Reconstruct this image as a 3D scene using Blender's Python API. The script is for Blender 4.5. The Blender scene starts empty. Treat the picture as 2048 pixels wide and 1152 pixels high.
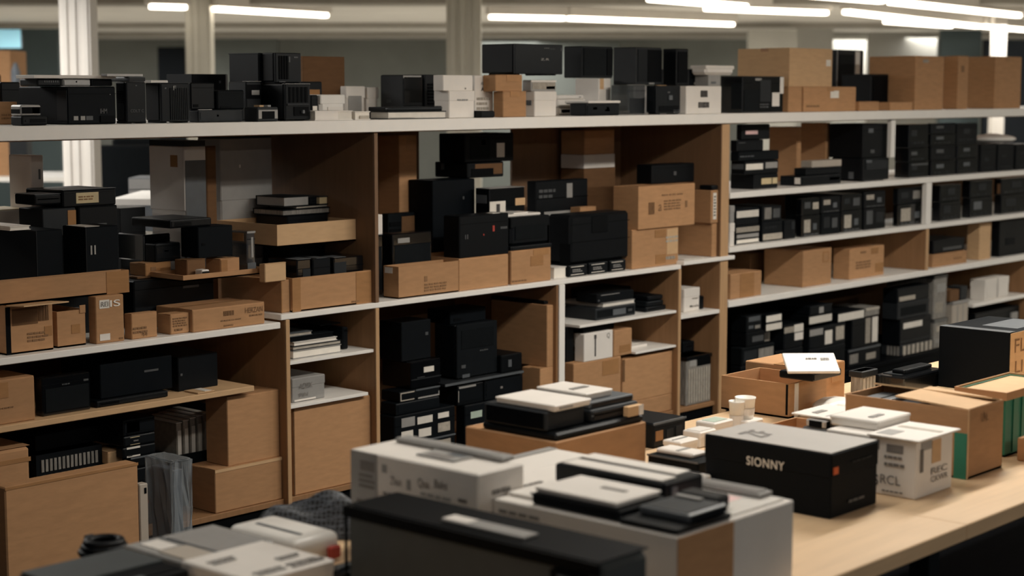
import bpy, bmesh, math, random
from mathutils import Vector, Matrix
rnd = random.Random(7)
SC = bpy.context.scene
COL = SC.collection
# ------------------------------------------------------------------ camera model (used to read real positions off the photograph)
F = 3461.0
ALPHA = math.radians(41.9)
PITCH = math.radians(6.53)
EYE = Vector((0.0, 0.0, 1.64))
_fh = Vector((math.cos(ALPHA), math.sin(ALPHA), 0))
RIGHT = Vector((math.sin(ALPHA), -math.cos(ALPHA), 0))
FWD = _fh * math.cos(PITCH) - Vector((0, 0, 1)) * math.sin(PITCH)
UP = _fh * math.sin(PITCH) + Vector((0, 0, 1)) * math.cos(PITCH)
def ray(px, py):
    return FWD + RIGHT * ((px - 1024.0) / F) - UP * ((py - 576.0) / F)
def PA(px, py, axis, val):
    r = ray(px, py)
    return EYE + r * ((val - EYE[axis]) / r[axis])
def PX(px, py, X): return PA(px, py, 0, X)
def PY(px, py, Y): return PA(px, py, 1, Y)
def PZ(px, py, Z): return PA(px, py, 2, Z)
def PD(px, py, d):
    r = ray(px, py)
    return EYE + r * (d / r.dot(_fh))
YF = 4.59           # front plane of the rack
DESK = 0.74
# ------------------------------------------------------------------ materials
def lin(c):
    return tuple(((v / 255) / 12.92 if v / 255 <= 0.04045 else ((v / 255 + 0.055) / 1.055) ** 2.4) for v in c) + (1.0,)
MATS = {}
def mat(name, rgb, rough=0.6, var=0.08, scale=30, stretch=(1, 1, 1), bump=0.0, rand=0.0, spec=0.5, metal=0.0, coat=0.0, emit=0.0, alpha=1.0, trans=0.0):
    m = bpy.data.materials.new(name); m.use_nodes = True
    nt = m.node_tree; N = nt.nodes; L = nt.links
    b = N['Principled BSDF']
    tc = N.new('ShaderNodeTexCoord'); mp = N.new('ShaderNodeMapping'); nz = N.new('ShaderNodeTexNoise')
    mp.inputs['Scale'].default_value = stretch
    nz.inputs['Scale'].default_value = scale; nz.inputs['Detail'].default_value = 4
    L.new(tc.outputs['Object'], mp.inputs['Vector']); L.new(mp.outputs['Vector'], nz.inputs['Vector'])
    cr = N.new('ShaderNodeValToRGB')
    c = lin(rgb)
    cr.color_ramp.elements[0].position = 0.3; cr.color_ramp.elements[1].position = 0.7
    cr.color_ramp.elements[0].color = tuple(max(0, v * (1 - var)) for v in c[:3]) + (1,)
    cr.color_ramp.elements[1].color = tuple(min(1, v * (1 + var)) for v in c[:3]) + (1,)
    L.new(nz.outputs['Fac'], cr.inputs['Fac'])
    out = cr.outputs['Color']
    if rand:
        oi = N.new('ShaderNodeObjectInfo'); mr = N.new('ShaderNodeMapRange'); hs = N.new('ShaderNodeHueSaturation')
        mr.inputs['To Min'].default_value = 1 - rand; mr.inputs['To Max'].default_value = 1 + rand
        L.new(oi.outputs['Random'], mr.inputs['Value']); L.new(mr.outputs['Result'], hs.inputs['Value'])
        L.new(out, hs.inputs['Color']); out = hs.outputs['Color']
    L.new(out, b.inputs['Base Color'])
    b.inputs['Roughness'].default_value = rough; b.inputs['Metallic'].default_value = metal
    b.inputs['Specular IOR Level'].default_value = spec; b.inputs['Coat Weight'].default_value = coat
    b.inputs['Alpha'].default_value = alpha; b.inputs['Transmission Weight'].default_value = trans
    if emit:
        b.inputs['Emission Strength'].default_value = emit; L.new(out, b.inputs['Emission Color'])
    if bump:
        bp = N.new('ShaderNodeBump'); bp.inputs['Strength'].default_value = bump; bp.inputs['Distance'].default_value = 0.003
        L.new(nz.outputs['Fac'], bp.inputs['Height']); L.new(bp.outputs['Normal'], b.inputs['Normal'])
    MATS[name] = m
    return m
mat('kraft', (178, 136, 98), 0.75, 0.07, 18, (1, 1, 4), 0.05, 0.10, 0.2)
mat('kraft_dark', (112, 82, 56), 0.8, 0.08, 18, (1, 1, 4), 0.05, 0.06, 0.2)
mat('kraft_light', (204, 168, 128), 0.7, 0.05, 18, (1, 1, 4), 0.03, 0.04, 0.25)
mat('kraft_in', (160, 118, 78), 0.8, 0.07, 18, (1, 1, 4), 0.05, 0.04, 0.2)
mat('tape', (172, 128, 86), 0.3, 0.05, 30, rand=0.05)
mat('print_brown', (134, 100, 68), 0.8, 0.1)
mat('print_grey', (122, 117, 113), 0.7, 0.1)
mat('print_black', (56, 53, 52), 0.7, 0.1)
mat('wood_panel', (150, 112, 78), 0.55, 0.10, 9, (6, 6, 0.6), 0.0, 0.0, 0.35)
mat('wood_edge', (190, 152, 112), 0.5, 0.08, 9, (6, 6, 0.6))
mat('desk_wood', (220, 188, 150), 0.38, 0.06, 7, (0.7, 8, 8), 0.0, 0.0, 0.4)
mat('laminate', (243, 239, 233), 0.4, 0.02, 12)
mat('black', (9, 13, 17), 0.45, 0.15, 20, rand=0.25, spec=0.2)
mat('black_soft', (14, 18, 21), 0.6, 0.15, 40, rand=0.2, spec=0.1)
mat('black_gloss', (10, 12, 15), 0.2, 0.15, 14, rand=0.2, coat=0.35)
mat('blackcard', (8, 13, 18), 0.55, 0.08, 30, spec=0.10)
mat('charcoal', (34, 37, 40), 0.5, 0.10, 30, rand=0.15, spec=0.25)
mat('slate', (88, 92, 96), 0.42, 0.08, 25, rand=0.1)
mat('bezel', (22, 25, 28), 0.3, 0.1, 30, spec=0.3)
mat('slot', (5, 7, 10), 0.6, 0.1, spec=0.08)
mat('silver', (176, 174, 172), 0.32, 0.05, 40, metal=0.35)
mat('grey', (150, 148, 145), 0.5, 0.06, 20, rand=0.08)
mat('greybeige', (178, 168, 156), 0.5, 0.04, 12)
mat('white', (228, 222, 215), 0.5, 0.03, 14, rand=0.04)
mat('whitegloss', (236, 232, 226), 0.25, 0.03, 14)
mat('paper', (226, 220, 210), 0.7, 0.05, 30, rand=0.12)
mat('paper_dim', (168, 160, 148), 0.7, 0.15, 60, rand=0.2)
mat('cream', (196, 178, 140), 0.7, 0.08, 40, rand=0.1)
mat('logo', (150, 148, 144), 0.4, 0.05)
mat('logo_dim', (74, 76, 78), 0.5, 0.1)
mat('orange', (206, 92, 40), 0.5, 0.08)
mat('red', (168, 60, 50), 0.5, 0.1)
mat('pink', (226, 188, 186), 0.6, 0.06)
mat('green', (36, 116, 92), 0.5, 0.1, 14)
mat('greengrey', (176, 192, 178), 0.5, 0.06)
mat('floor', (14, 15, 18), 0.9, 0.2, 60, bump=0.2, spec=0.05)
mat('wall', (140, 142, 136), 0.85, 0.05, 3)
mat('floor_far', (205, 200, 190), 0.6, 0.05, 3)  # far floor made pale to bounce light onto ceiling and walls
mat('wood_shade', (116, 86, 60), 0.6, 0.08, 9, (6, 6, 0.6))  # darker wood_panel: the upper bay's shade is put into the colour
mat('wall_teal', (72, 84, 86), 0.85, 0.05, 3)
mat('case_grey', (74, 78, 79), 0.5, 0.06, 20, spec=0.2)
mat('wall_dim', (92, 96, 92), 0.85, 0.05, 3)
mat('card_top', (186, 182, 178), 0.4, 0.03, 20)  # pale grey standing in for light reflected off a black lid
mat('wall_light', (170, 168, 160), 0.85, 0.04, 3)
mat('ceiling', (198, 194, 186), 0.9, 0.06, 2)
mat('beam', (150, 145, 136), 0.9, 0.06, 2)
mat('column', (214, 208, 200), 0.5, 0.03, 6)
mat('column_warm', (208, 204, 192), 0.6, 0.03, 6)
mat('tube', (255, 244, 226), 0.5, 0.0, 5, emit=5.0)
mat('screen_blue', (150, 205, 222), 0.4, 0.05, 3, emit=0.5)
mat('door_dark', (16, 19, 22), 0.8, 0.1, spec=0.1)
mat('clear', (170, 176, 180), 0.12, 0.1, 20, alpha=0.42, spec=0.7)
mat('smoke', (70, 74, 78), 0.10, 0.2, 20, alpha=0.62, spec=0.7, coat=0.4)
mat('mediagrey', (132, 128, 122), 0.55, 0.35, 60, (3, 3, 0.4), rand=0.15)
mat('bluegrey', (108, 116, 126), 0.4, 0.1)
mat('cup', (238, 234, 226), 0.45, 0.02, 20)
def mesh_fabric():
    m = mat('mesh_fabric', (26, 28, 32), 0.55, 0.1)
    nt = m.node_tree; N = nt.nodes; L = nt.links; b = N['Principled BSDF']
    tc = N.new('ShaderNodeTexCoord'); v = N.new('ShaderNodeTexVoronoi'); v.feature = 'DISTANCE_TO_EDGE'
    v.inputs['Scale'].default_value = 105; v.inputs['Randomness'].default_value = 0.25
    cr = N.new('ShaderNodeValToRGB'); cr.color_ramp.elements[0].position = 0.05; cr.color_ramp.elements[1].position = 0.13
    cr.color_ramp.elements[0].color = lin((84, 88, 96)); cr.color_ramp.elements[1].color = lin((9, 10, 13))
    L.new(tc.outputs['Object'], v.inputs['Vector']); L.new(v.outputs['Distance'], cr.inputs['Fac']); L.new(cr.outputs['Color'], b.inputs['Base Color'])
mesh_fabric()
# ------------------------------------------------------------------ mesh helpers
def bx(bm, x0, x1, y0, y1, z0, z1, bev=0.0, seg=1, rot=None):
    g = bmesh.ops.create_cube(bm, size=1.0)
    vs = g['verts']
    for v in vs:
        v.co = Vector(((x0 + x1) / 2 + v.co.x * (x1 - x0), (y0 + y1) / 2 + v.co.y * (y1 - y0), (z0 + z1) / 2 + v.co.z * (z1 - z0)))
    if rot: bmesh.ops.transform(bm, matrix=rot, verts=vs)
    if bev:
        bev = min(bev, 0.3 * min(abs(x1 - x0), abs(y1 - y0), abs(z1 - z0)))
        es = list({e for v in vs for e in v.link_edges})
        bmesh.ops.bevel(bm, geom=es, offset=bev, segments=seg, affect='EDGES', profile=0.5)
    return vs
def obj(name, bm, m, parent=None, smooth=False):
    me = bpy.data.meshes.new(name)
    bmesh.ops.recalc_face_normals(bm, faces=bm.faces)
    bm.to_mesh(me); bm.free()
    me.materials.append(MATS[m])
    if smooth:
        for p in me.polygons: p.use_smooth = True
    o = bpy.data.objects.new(name, me); COL.objects.link(o)
    if parent is not None: o.parent = parent
    return o
def tag(o, label, cat, group=None):
    o['label'] = label; o['category'] = cat
    if group: o['group'] = group
    return o
def empty(name, loc, rz=0.0):
    o = bpy.data.objects.new(name, None); COL.objects.link(o); o.location = loc; o.rotation_euler = (0, 0, rz); o.empty_display_size = 0.1
    return o
def struct(name, bm, m):
    o = obj(name, bm, m); o['kind'] = 'structure'; return o
_txt = {}
def text_mesh(s):
    if s not in _txt:
        cu = bpy.data.curves.new('t', 'FONT'); cu.body = s.lstrip('*'); cu.extrude = 0.0; cu.offset = 0.014 if s.startswith('*') else 0.006; cu.space_character = 1.12 if s.startswith('*') else 1.0
        o = bpy.data.objects.new('t', cu); COL.objects.link(o)
        dg = bpy.context.evaluated_depsgraph_get(); dg.update()
        me = bpy.data.meshes.new_from_object(o.evaluated_get(dg))
        bpy.data.objects.remove(o); bpy.data.curves.remove(cu)
        xs = [v.co.x for v in me.vertices]; ys = [v.co.y for v in me.vertices]
        _txt[s] = ([((v.co.x - min(xs)) / (max(xs) - min(xs)), (v.co.y - min(ys)) / (max(ys) - min(ys))) for v in me.vertices], [tuple(p.vertices) for p in me.polygons])
        bpy.data.meshes.remove(me)
    return _txt[s]
def fp(face, w, d, h, u, v, t):
    if face == 'f': return (-w / 2 + u * w, -d / 2 - t, v * h)
    if face == 'l': return (-w / 2 - t, d / 2 - u * d, v * h)
    return (-w / 2 + u * w, -d / 2 + v * d, h + t)
def frect(bm, face, w, d, h, u0, v0, u1, v1, t=0.0012, base=0.0):
    a = fp(face, w, d, h, u0, v0, base); b = fp(face, w, d, h, u1, v1, t)
    lo = [min(p, q) for p, q in zip(a, b)]; hi = [max(p, q) for p, q in zip(a, b)]
    bx(bm, lo[0], hi[0], lo[1], hi[1], lo[2], hi[2])
def decals(root, w, d, h, dec, base=0.0, under=None):
    for q in dec:
        k = q[0]; o = (under(q) if under else None) or root
        if k == 'text':
            _, face, u0, v0, u1, v1, s, m = q
            vs, fs = text_mesh(s)
            bm = bmesh.new()
            bv = [bm.verts.new(fp(face, w, d, h, u0 + (u1 - u0) * a, v0 + (v1 - v0) * b, 0.0022 + base)) for a, b in vs]
            for f in fs:
                try: bm.faces.new([bv[i] for i in f])
                except ValueError: pass
            obj('lettering', bm, m, o)
        elif k == 'lines':
            _, face, u0, v0, u1, v1, n, m = q
            bm = bmesh.new(); rh = (v1 - v0) / n
            for i in range(n):
                u = u0; vb = v0 + i * rh + rh * 0.22; end = u1 - (u1 - u0) * rnd.uniform(0, 0.25)
                while u < end - 0.001:
                    lw = (u1 - u0) * rnd.uniform(0.10, 0.28)
                    frect(bm, face, w, d, h, u, vb, min(u + lw, u1), vb + rh * 0.55, 0.0020 + base, base + 0.0008)
                    u += lw + (u1 - u0) * 0.05
            obj('lettering', bm, m, o)
        elif k == 'barcode':
            _, face, u0, v0, u1, v1, m = q
            bm = bmesh.new(); u = u0
            while u < u1:
                lw = (u1 - u0) * rnd.choice([0.03, 0.05, 0.09])
                frect(bm, face, w, d, h, u, v0, min(u + lw, u1), v1, 0.0020 + base, base + 0.0008); u += lw + (u1 - u0) * 0.05
            obj('barcode_print', bm, m, o)
        elif k == 'slats':
            _, part, face, u0, v0, u1, v1, n, vert, m = q
            bm = bmesh.new()
            for i in range(n):
                a = (i + 0.2) / n; b = (i + 0.8) / n
                if vert: frect(bm, face, w, d, h, u0 + (u1 - u0) * a, v0, u0 + (u1 - u0) * b, v1, 0.003 + base, base)
                else: frect(bm, face, w, d, h, u0, v0 + (v1 - v0) * a, u1, v0 + (v1 - v0) * b, 0.003 + base, base)
            obj(part, bm, m, o)
        else:
            part, face, u0, v0, u1, v1, m = q[:7]
            t = q[7] if len(q) > 7 else 0.0012
            bm = bmesh.new(); frect(bm, face, w, d, h, u0, v0, u1, v1, t + base, base if base else 0.0)
            obj(part, bm, m, o)
GAP = 0.0006
PANELS = []   # (x0, x1, z0, z1) of the rack's upright panels
BOARDS = []   # (x0, x1, y0, y1, z0, z1) of its horizontal boards
def fit(box, on=True):
    """keep goods clear of the rack's own panels and boards"""
    x0, x1, y0, y1, z0, z1 = box
    if y0 < YF - 0.001: return box
    if z0 < 1.48: y1 = min(y1, YF + 0.583) if z0 < MM - .05 or x0 > xr(757) else y1
    for a, b, c, d in PANELS:
        if x1 > a - .0005 and x0 < b + .0005 and z1 > c and z0 < d and y0 < YF + 0.6:
            if (x0 + x1) / 2 < (a + b) / 2: x1 = a - .001
            else: x0 = b + .001
    for a, b, e, f, c, d in BOARDS:
        if x1 > a and x0 < b and y1 > e and y0 < f and z0 < c and z1 > c - .0008: z1 = c - .0015
    return (x0, x1, y0, y1, z0, z1)
def it(kind, name, label, cat, box, m='kraft', dec=(), group=None, yaw=0.0, m2=None, flaps=(), tape=True, bev=None, wall=0.005, tilt=None):
    """one thing standing in box (x0, x1, y0, y1, z0, z1); its front faces -Y"""
    box = fit(box)
    PEND.append([list(box), kind, (name, label, cat, m, list(dec), group, yaw, m2, flaps, tape, bev, wall, tilt)])
    return tuple(box)
PEND = []; POST = []
def settle():
    """trim the hidden depths of neighbouring goods so that none runs into another"""
    for it_ in range(3):
        if it_ == 2:
            pass
        for i in range(len(PEND)):
            for j in range(i + 1, len(PEND)):
                a, b = PEND[i], PEND[j]
                if b[0][2] < a[0][2]: a, b = b, a
                A, B = a[0], b[0]
                ox = min(A[1], B[1]) - max(A[0], B[0]); oy = min(A[3], B[3]) - max(A[2], B[2]); oz = min(A[5], B[5]) - max(A[4], B[4])
                if ox < .0004 or oy < .0004 or oz < .0008: continue
                done = False; S_ = (A[:], B[:])
                for o, n in ((a, b), (b, a)):
                    if o[1] == 'open' and n[0][4] > o[0][4] + .002 and o[0][0] < (n[0][0] + n[0][1]) / 2 < o[0][1] and o[0][2] < (n[0][2] + n[0][3]) / 2 < o[0][3]:
                        O, N = o[0], n[0]; t = .0085
                        N[0] = max(N[0], O[0] + t); N[1] = min(N[1], O[1] - t); N[2] = max(N[2], O[2] + t); N[3] = min(N[3], O[3] - t); done = True
                        break
                if done: continue
                if ox < .035 and ox < .4 * min(A[1] - A[0], B[1] - B[0]) and ox <= oy:
                    if A[0] < B[0]: A[1] = B[0] - .001
                    else: A[0] = B[1] + .001
                elif B[2] - A[2] > .03: A[3] = B[2] - .002
                elif oz < .03 and oz < .3 * min(A[5] - A[4], B[5] - B[4]):
                    if A[5] < B[5]: A[5] = B[4] - .0006
                    else: B[5] = A[4] - .0006
                elif A[3] - B[2] < .5 * (B[3] - B[2]): B[2] = A[3] + .002
                else: print('UNSETTLED', a[2][1], '|', b[2][1], [round(v, 3) for v in (ox, oy, oz)])
DBG = None
def build_all():
    settle()
    for box, kind, args in PEND: build(kind, tuple(box), *args)
    for f in POST: f()
def build(kind, box, name, label, cat, m, dec, group, yaw, m2, flaps, tape, bev, wall, tilt):
    x0, x1, y0, y1, z0, z1 = box
    x0 += GAP; x1 -= GAP; z0 += GAP
    w, d, h = x1 - x0, y1 - y0, z1 - z0
    assert w > 0.002 and d > 0.002 and h > 0.001, (label, w, d, h)
    bm = bmesh.new(); dec = list(dec); base = 0.0; extra = []; under = None
    if kind == 'carton':
        bx(bm, -w/2, w/2, -d/2, d/2, 0, h, bev or 0.0025)
        if tape:
            extra.append(('tape', 't', 0.0, 0.44, 1.0, 0.56, 'tape', 0.0006))
            if d < 0.8: extra.append(('seam_flap', 't', 0.002, 0.01, 0.998, 0.435, m, 0.0016))
    elif kind == 'open':
        t = wall
        bx(bm, -w/2, w/2, -d/2, d/2, 0, t); bx(bm, -w/2, w/2, -d/2, -d/2 + t, 0, h); bx(bm, -w/2, w/2, d/2 - t, d/2, 0, h)
        bx(bm, -w/2, -w/2 + t, -d/2 + t, d/2 - t, 0, h); bx(bm, w/2 - t, w/2, -d/2 + t, d/2 - t, 0, h)
    elif kind == 'pc':
        bx(bm, -w/2, w/2, -d/2 + 0.012, d/2, 0.008, h, 0.004, 2)
    elif kind in ('gloss', 'flat', 'board', 'lid', 'bin'):
        b = bev if bev is not None else {'gloss': 0.004, 'flat': 0.005, 'board': 0.0008, 'lid': 0.003, 'bin': 0.004}[kind]
        bx(bm, -w/2, w/2, -d/2, d/2, 0, h, b, 2 if kind == 'flat' else 1)
    elif kind == 'book':
        c = min(0.003, h * 0.15)
        bx(bm, -w/2, w/2, -d/2, d/2, 0, c); bx(bm, -w/2, w/2, -d/2, d/2, h - c, h); bx(bm, -w/2, w/2, d/2 - c, d/2, c, h - c)
    o = obj(name, bm, m)
    o.location = ((x0 + x1) / 2, (y0 + y1) / 2, z0); o.rotation_euler = (tilt[0] if tilt else 0, tilt[1] if tilt else 0, yaw)
    if kind == 'open':
        for side, ang, ln in flaps:
            fb = bmesh.new()
            if side in 'fb':
                bx(fb, -w/2 + 0.004, w/2 - 0.004, 0, ln, -0.002, 0.002)
                mt = Matrix.Translation((0, (-d/2 + 0.002) if side == 'f' else (d/2 - 0.002), h)) @ Matrix.Rotation(math.radians(ang) if side == 'f' else math.pi - math.radians(ang), 4, 'X')
            else:
                bx(fb, 0, ln, -d/2 + 0.004, d/2 - 0.004, -0.002, 0.002)
                mt = Matrix.Translation(((-w/2 + 0.002) if side == 'l' else (w/2 - 0.002), 0, h)) @ Matrix.Rotation(-math.radians(ang) if side == 'l' else -(math.pi - math.radians(ang)), 4, 'Y')
            bmesh.ops.transform(fb, matrix=mt, verts=fb.verts)
            obj('flap', fb, m2 or m, o)
    elif kind == 'pc':
        fb = bmesh.new(); bx(fb, -w/2, w/2, -d/2, -d/2 + 0.012, 0.004, h, 0.003); fpo = obj('front_panel', fb, m2 or 'bezel', o)
        under = lambda q: fpo if 'f' in q[1:3] else None
        for sx in (-1, 1):
            ft = bmesh.new(); bx(ft, sx * w * 0.38 - 0.012, sx * w * 0.38 + 0.012, -d * 0.4, d * 0.4, 0, 0.008); obj('foot', ft, 'slot', o)
    elif kind == 'flat':
        if h > 0.012: extra.append(('front_panel', 'f', 0.04, 0.2, 0.96, 0.8, m2 or 'bezel', 0.0015))
    elif kind == 'lid':
        lb = bmesh.new(); k = 0.62
        bx(lb, -w/2 - 0.0015, w/2 + 0.0015, -d/2 - 0.0015, d/2 + 0.0015, h * k, h + 0.0012, 0.003); lid_o = obj('lid', lb, m2 or m, o); base = 0.0015
        def under(q):
            i = 2 if q[0] == 'slats' else 1
            return lid_o if q[i] == 't' or q[i + 2] >= .6 else None

    elif kind == 'gloss':
        extra.append(('seam_strip', 'f', 0.0, 0.80, 1.0, 0.812, 'slot', 0.0008))
    elif kind == 'book':
        c = min(0.003, h * 0.15)
        pb = bmesh.new(); bx(pb, -w/2 + 0.003, w/2 - 0.003, -d/2 + 0.003, d/2 - c - 0.0005, c, h - c); obj('page_block', pb, m2 or 'paper', o)
    elif kind == 'bin':
        rb = bmesh.new(); bx(rb, -w/2 - 0.004, w/2 + 0.004, -d/2 - 0.004, d/2 + 0.004, h - 0.018, h, 0.002); obj('lid', rb, m2 or 'smoke', o)
    decals(o, w, d, h, extra)
    decals(o, w, d, h, dec, base, under)
    tag(o, label, cat, group)
    return box
def z1(b): return b if isinstance(b, (int, float)) else b[5]
def R(xl, xr, yt, on, sb=0.03, s=None, d=0.3, ym=None, h=None):
    """box on the rack: front-face pixels xl..xr, top pixel yt at the near corner, on = support, sb = setback, s = pixel where the side face ends"""
    Y = YF + sb; ym = ym or yt + 25
    if s is not None: s -= 3
    X0 = PY(xl, ym, Y).x; X1 = PY(xr, ym, Y).x
    zt = PY(xl, yt, Y).z if h is None else z1(on) + h
    Yb = PX(s, ym, X0).y if s is not None else Y + d
    return (X0, X1, Y, Yb, z1(on), zt)
def DK(xc, yc, xL, xR, yt=None, on=DESK, h=None, d=None, w=None):
    """box on the desk: near bottom corner (xc, yc), side face back to pixel xL, front face to pixel xR, near top corner at pixel yt"""
    p = PZ(xc, yc, z1(on)); X0, Y0 = p.x, p.y
    X1 = PY(xR, yc - 20, Y0).x if w is None else X0 + w
    Y1 = PX(xL, yc - 20, X0).y if d is None else Y0 + d
    zt = PY(xc, yt, Y0).z if h is None else z1(on) + h
    return (X0, X1, Y0, Y1, z1(on), zt)
def DT(xc, yt, xL, xR, h, on=DESK, d=None, w=None):
    """the same from the near TOP corner and a known height"""
    zt = z1(on) + h
    p = PZ(xc, yt, zt); X0, Y0 = p.x, p.y
    X1 = PY(xR, yt, Y0).x if w is None else X0 + w
    Y1 = PX(xL, yt, X0).y if d is None else Y0 + d
    return (X0, X1, Y0, Y1, z1(on), zt)
# ------------------------------------------------------------------ the room
CEIL = 2.5
def slab(lat0, lat1, f0, f1, z0, z1):
    """a box laid out square to the room: lateral and forward extents"""
    bm = bmesh.new(); vs = bx(bm, lat0, lat1, f0, f1, z0, z1)
    M = Matrix(((RIGHT.x, _fh.x, 0, 0), (RIGHT.y, _fh.y, 0, 0), (0, 0, 1, 0), (0, 0, 0, 1)))
    bmesh.ops.transform(bm, matrix=M, verts=vs)
    return bm
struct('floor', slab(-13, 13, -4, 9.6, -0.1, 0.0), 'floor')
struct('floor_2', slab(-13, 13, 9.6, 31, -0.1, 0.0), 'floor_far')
struct('ceiling', slab(-13, 13, -4, 31, CEIL, CEIL + 0.1), 'ceiling')
struct('wall_back', slab(-13, 13, 30, 30.2, 0, CEIL), 'wall')
struct('wall_left', slab(-13.2, -13, -4, 30.2, 0, CEIL), 'wall_teal')
struct('wall_right', slab(13, 13.2, -4, 30.2, 0, CEIL), 'wall')
for i, (f, dp, w) in enumerate(((13.0, 0.05, 0.5), (16.4, 0.06, 0.5), (22.5, 0.06, 0.5), (26.0, 0.07, 0.7))):
    struct('beam_%d' % (i + 1), slab(-13, 13, f, f + w, CEIL - dp, CEIL - 0.001), 'beam')
def lat(px, d): return (px - 1024) / F * d * 0.9935
def zat(px, py, d): return PD(px, py, d).z
# partitions and panels that stand before the far wall, each at its own distance
for i, (p0, p1, ytop, d, m) in enumerate(((-260, 119, -40, 24, 'wall_teal'), (425, 556, 78, 28, 'wall_dim'), (960, 1238, 84, 27, 'wall_dim'),
        (1495, 1592, 60, 22, 'wall_light'), (1592, 1664, 54, 24, 'wall_light'), (1664, 1735, 66, 26, 'wall_light'), (1735, 1872, 64, 25, 'wall_light'),
        (1880, 1960, 60, 23, 'wall_teal'), (1968, 2300, 80, 22, 'door_dark'))):
    struct('partition_%d' % (i + 1), slab(lat(p0, d), lat(p1, d), d, d + 0.12, 0, min(CEIL - 0.002, zat((p0 + p1) / 2, ytop, d))), m)
bm = slab(lat(317, 28), lat(371, 28), 28.0, 28.06, 0, zat(345, 94, 28)); struct('door_1', bm, 'door_dark')
# columns
def column(n, p0, p1, d, m):
    a, b = lat(p0, d), lat(p1, d); w = b - a
    bm = slab(a, b, d, d + w, 0, CEIL - 0.002)
    for k in (0.12, 0.40, 0.78):
        g = slab(a + w * k, a + w * (k + 0.14), d - 0.012, d + 0.002, 0, CEIL - 0.003)
        me = bpy.data.meshes.new('g'); g.to_mesh(me); g.free(); bm.from_mesh(me); bpy.data.meshes.remove(me)
    struct('pillar_%d' % n, bm, m)
column(1, 122, 184, 10.5, 'column'); column(2, 373, 422, 16, 'column_warm'); column(3, 893, 962, 14, 'column_warm'); column(4, 1985, 2010, 20, 'column')
# ceiling tubes: end points read on the ceiling plane
tubes = [((300, 13), (372, 15)), ((430, 18), (652, 31)), ((980, 34), (1128, 37)), ((1138, 37), (1465, 49)), ((1300, -2), (1490, 13)), ((1412, 17), (1652, 26)),
         ((1560, -14), (1762, 2)), ((1692, 24), (1955, 53)), ((1782, 4), (2036, 31)), ((1772, 43), (1900, 52)), ((1968, 53), (2120, 66))]
order = ['first', 'second', 'third', 'fourth', 'fifth', 'sixth', 'seventh', 'eighth', 'ninth', 'tenth', 'eleventh', 'twelfth', 'thirteenth']
tl = ['short glowing ceiling tube just left of the second pillar', 'long glowing ceiling tube between the second and third pillars', 'shorter glowing ceiling tube right beside the third pillar',
      'long glowing ceiling tube continuing the line from the third pillar', 'glowing ceiling tube cut by the frame top, above the long tube line', 'long glowing ceiling tube above the tall kraft carton',
      'ceiling tube mostly cut off by the top edge of the frame', 'longest glowing ceiling tube over the light far partitions', 'glowing ceiling tube high above the row of tall kraft boxes',
      'faint short ceiling tube doubling the longest one from below', 'low ceiling tube at the right frame edge above the dark partition', 'ceiling tube out over the white fluted pillar', 'ceiling tube out ahead of the third pillar']
def fixture(a, b, label, w=0.085, m='tube'):
    c = (a + b) / 2; L = (b - a).length; ang = math.atan2((b - a).y, (b - a).x)
    r = empty('ceiling_light', (c.x, c.y, CEIL), ang); tag(r, label, 'light', 'fluorescent ceiling tubes')
    g = bmesh.new(); bx(g, -L / 2 - 0.03, L / 2 + 0.03, -w / 2 - 0.015, w / 2 + 0.015, -0.10, -0.001, 0.004); obj('housing', g, 'column', r)
    g = bmesh.new(); bx(g, -L / 2, L / 2, -w / 2, w / 2, -0.145, -0.101, 0.018, 2); obj('diffuser', g, m, r)
for i, (a, b) in enumerate(tubes):
    pa, pb = PZ(a[0], a[1], CEIL - 0.122), PZ(b[0], b[1], CEIL - 0.122)
    fixture(pa, pb, tl[i])
# far-away things
def simple(name, bmx, m, label, cat, parts=(), group=None):
    o = obj(name, bmx, m); tag(o, label, cat, group)
    for n, b, mm in parts: obj(n, b, mm, o)
    return o
d = 22.0
simple('wall_screen', slab(lat(-40, d), lat(46, d), d, d + 0.05, zat(0, 97, d), zat(0, 58, d)), 'bezel', 'pale blue lit screen on the teal wall behind the near shelf end', 'screen',
       [('display', slab(lat(-38, d), lat(45, d), d - 0.01, d, zat(0, 96, d), zat(0, 59, d)), 'screen_blue')])
d = 15.0
simple('cardboard_box', slab(lat(-50, d), lat(22, d), d, d + 0.5, 0.9, zat(0, 101, d)), 'kraft', 'tall kraft box far behind, under the blue screen', 'box', [('tape', slab(lat(-50, d), lat(22, d), d + 0.2, d + 0.26, zat(0, 101, d), zat(0, 101, d) + 0.002), 'tape')])
simple('storage_table', slab(lat(-260, d), lat(300, d), d - 0.2, d + 0.8, 0.86, 0.9), 'laminate', 'long pale table far behind the open shelf bay', 'table',
       [('leg', slab(lat(-250, d), lat(-240, d), d, d + 0.05, 0, 0.86), 'grey'), ('leg', slab(lat(285, d), lat(295, d), d, d + 0.05, 0, 0.86), 'grey')])
bm = bmesh.new()
c = PD(31, 140, 14.9)
bmesh.ops.create_cone(bm, cap_ends=True, segments=20, radius1=0.04, radius2=0.04, depth=0.3, matrix=Matrix.Translation((c.x, c.y, 1.6405)))
bmesh.ops.create_cone(bm, cap_ends=True, segments=20, radius1=0.04, radius2=0.015, depth=0.08, matrix=Matrix.Translation((c.x, c.y, 1.83)))
simple('water_bottle', bm, 'bluegrey', 'blurred bluish bottle beside the far kraft box', 'bottle')
bm = slab(lat(26, 15), lat(62, 15), 14.82, 14.98, 0.9, 1.47); simple('storage_bin', bm, 'charcoal', 'dark bin under the bluish bottle on the far table', 'bin', [('lid', slab(lat(25, 15), lat(63, 15), 14.81, 14.99, 1.47, 1.49), 'slate')])
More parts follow.
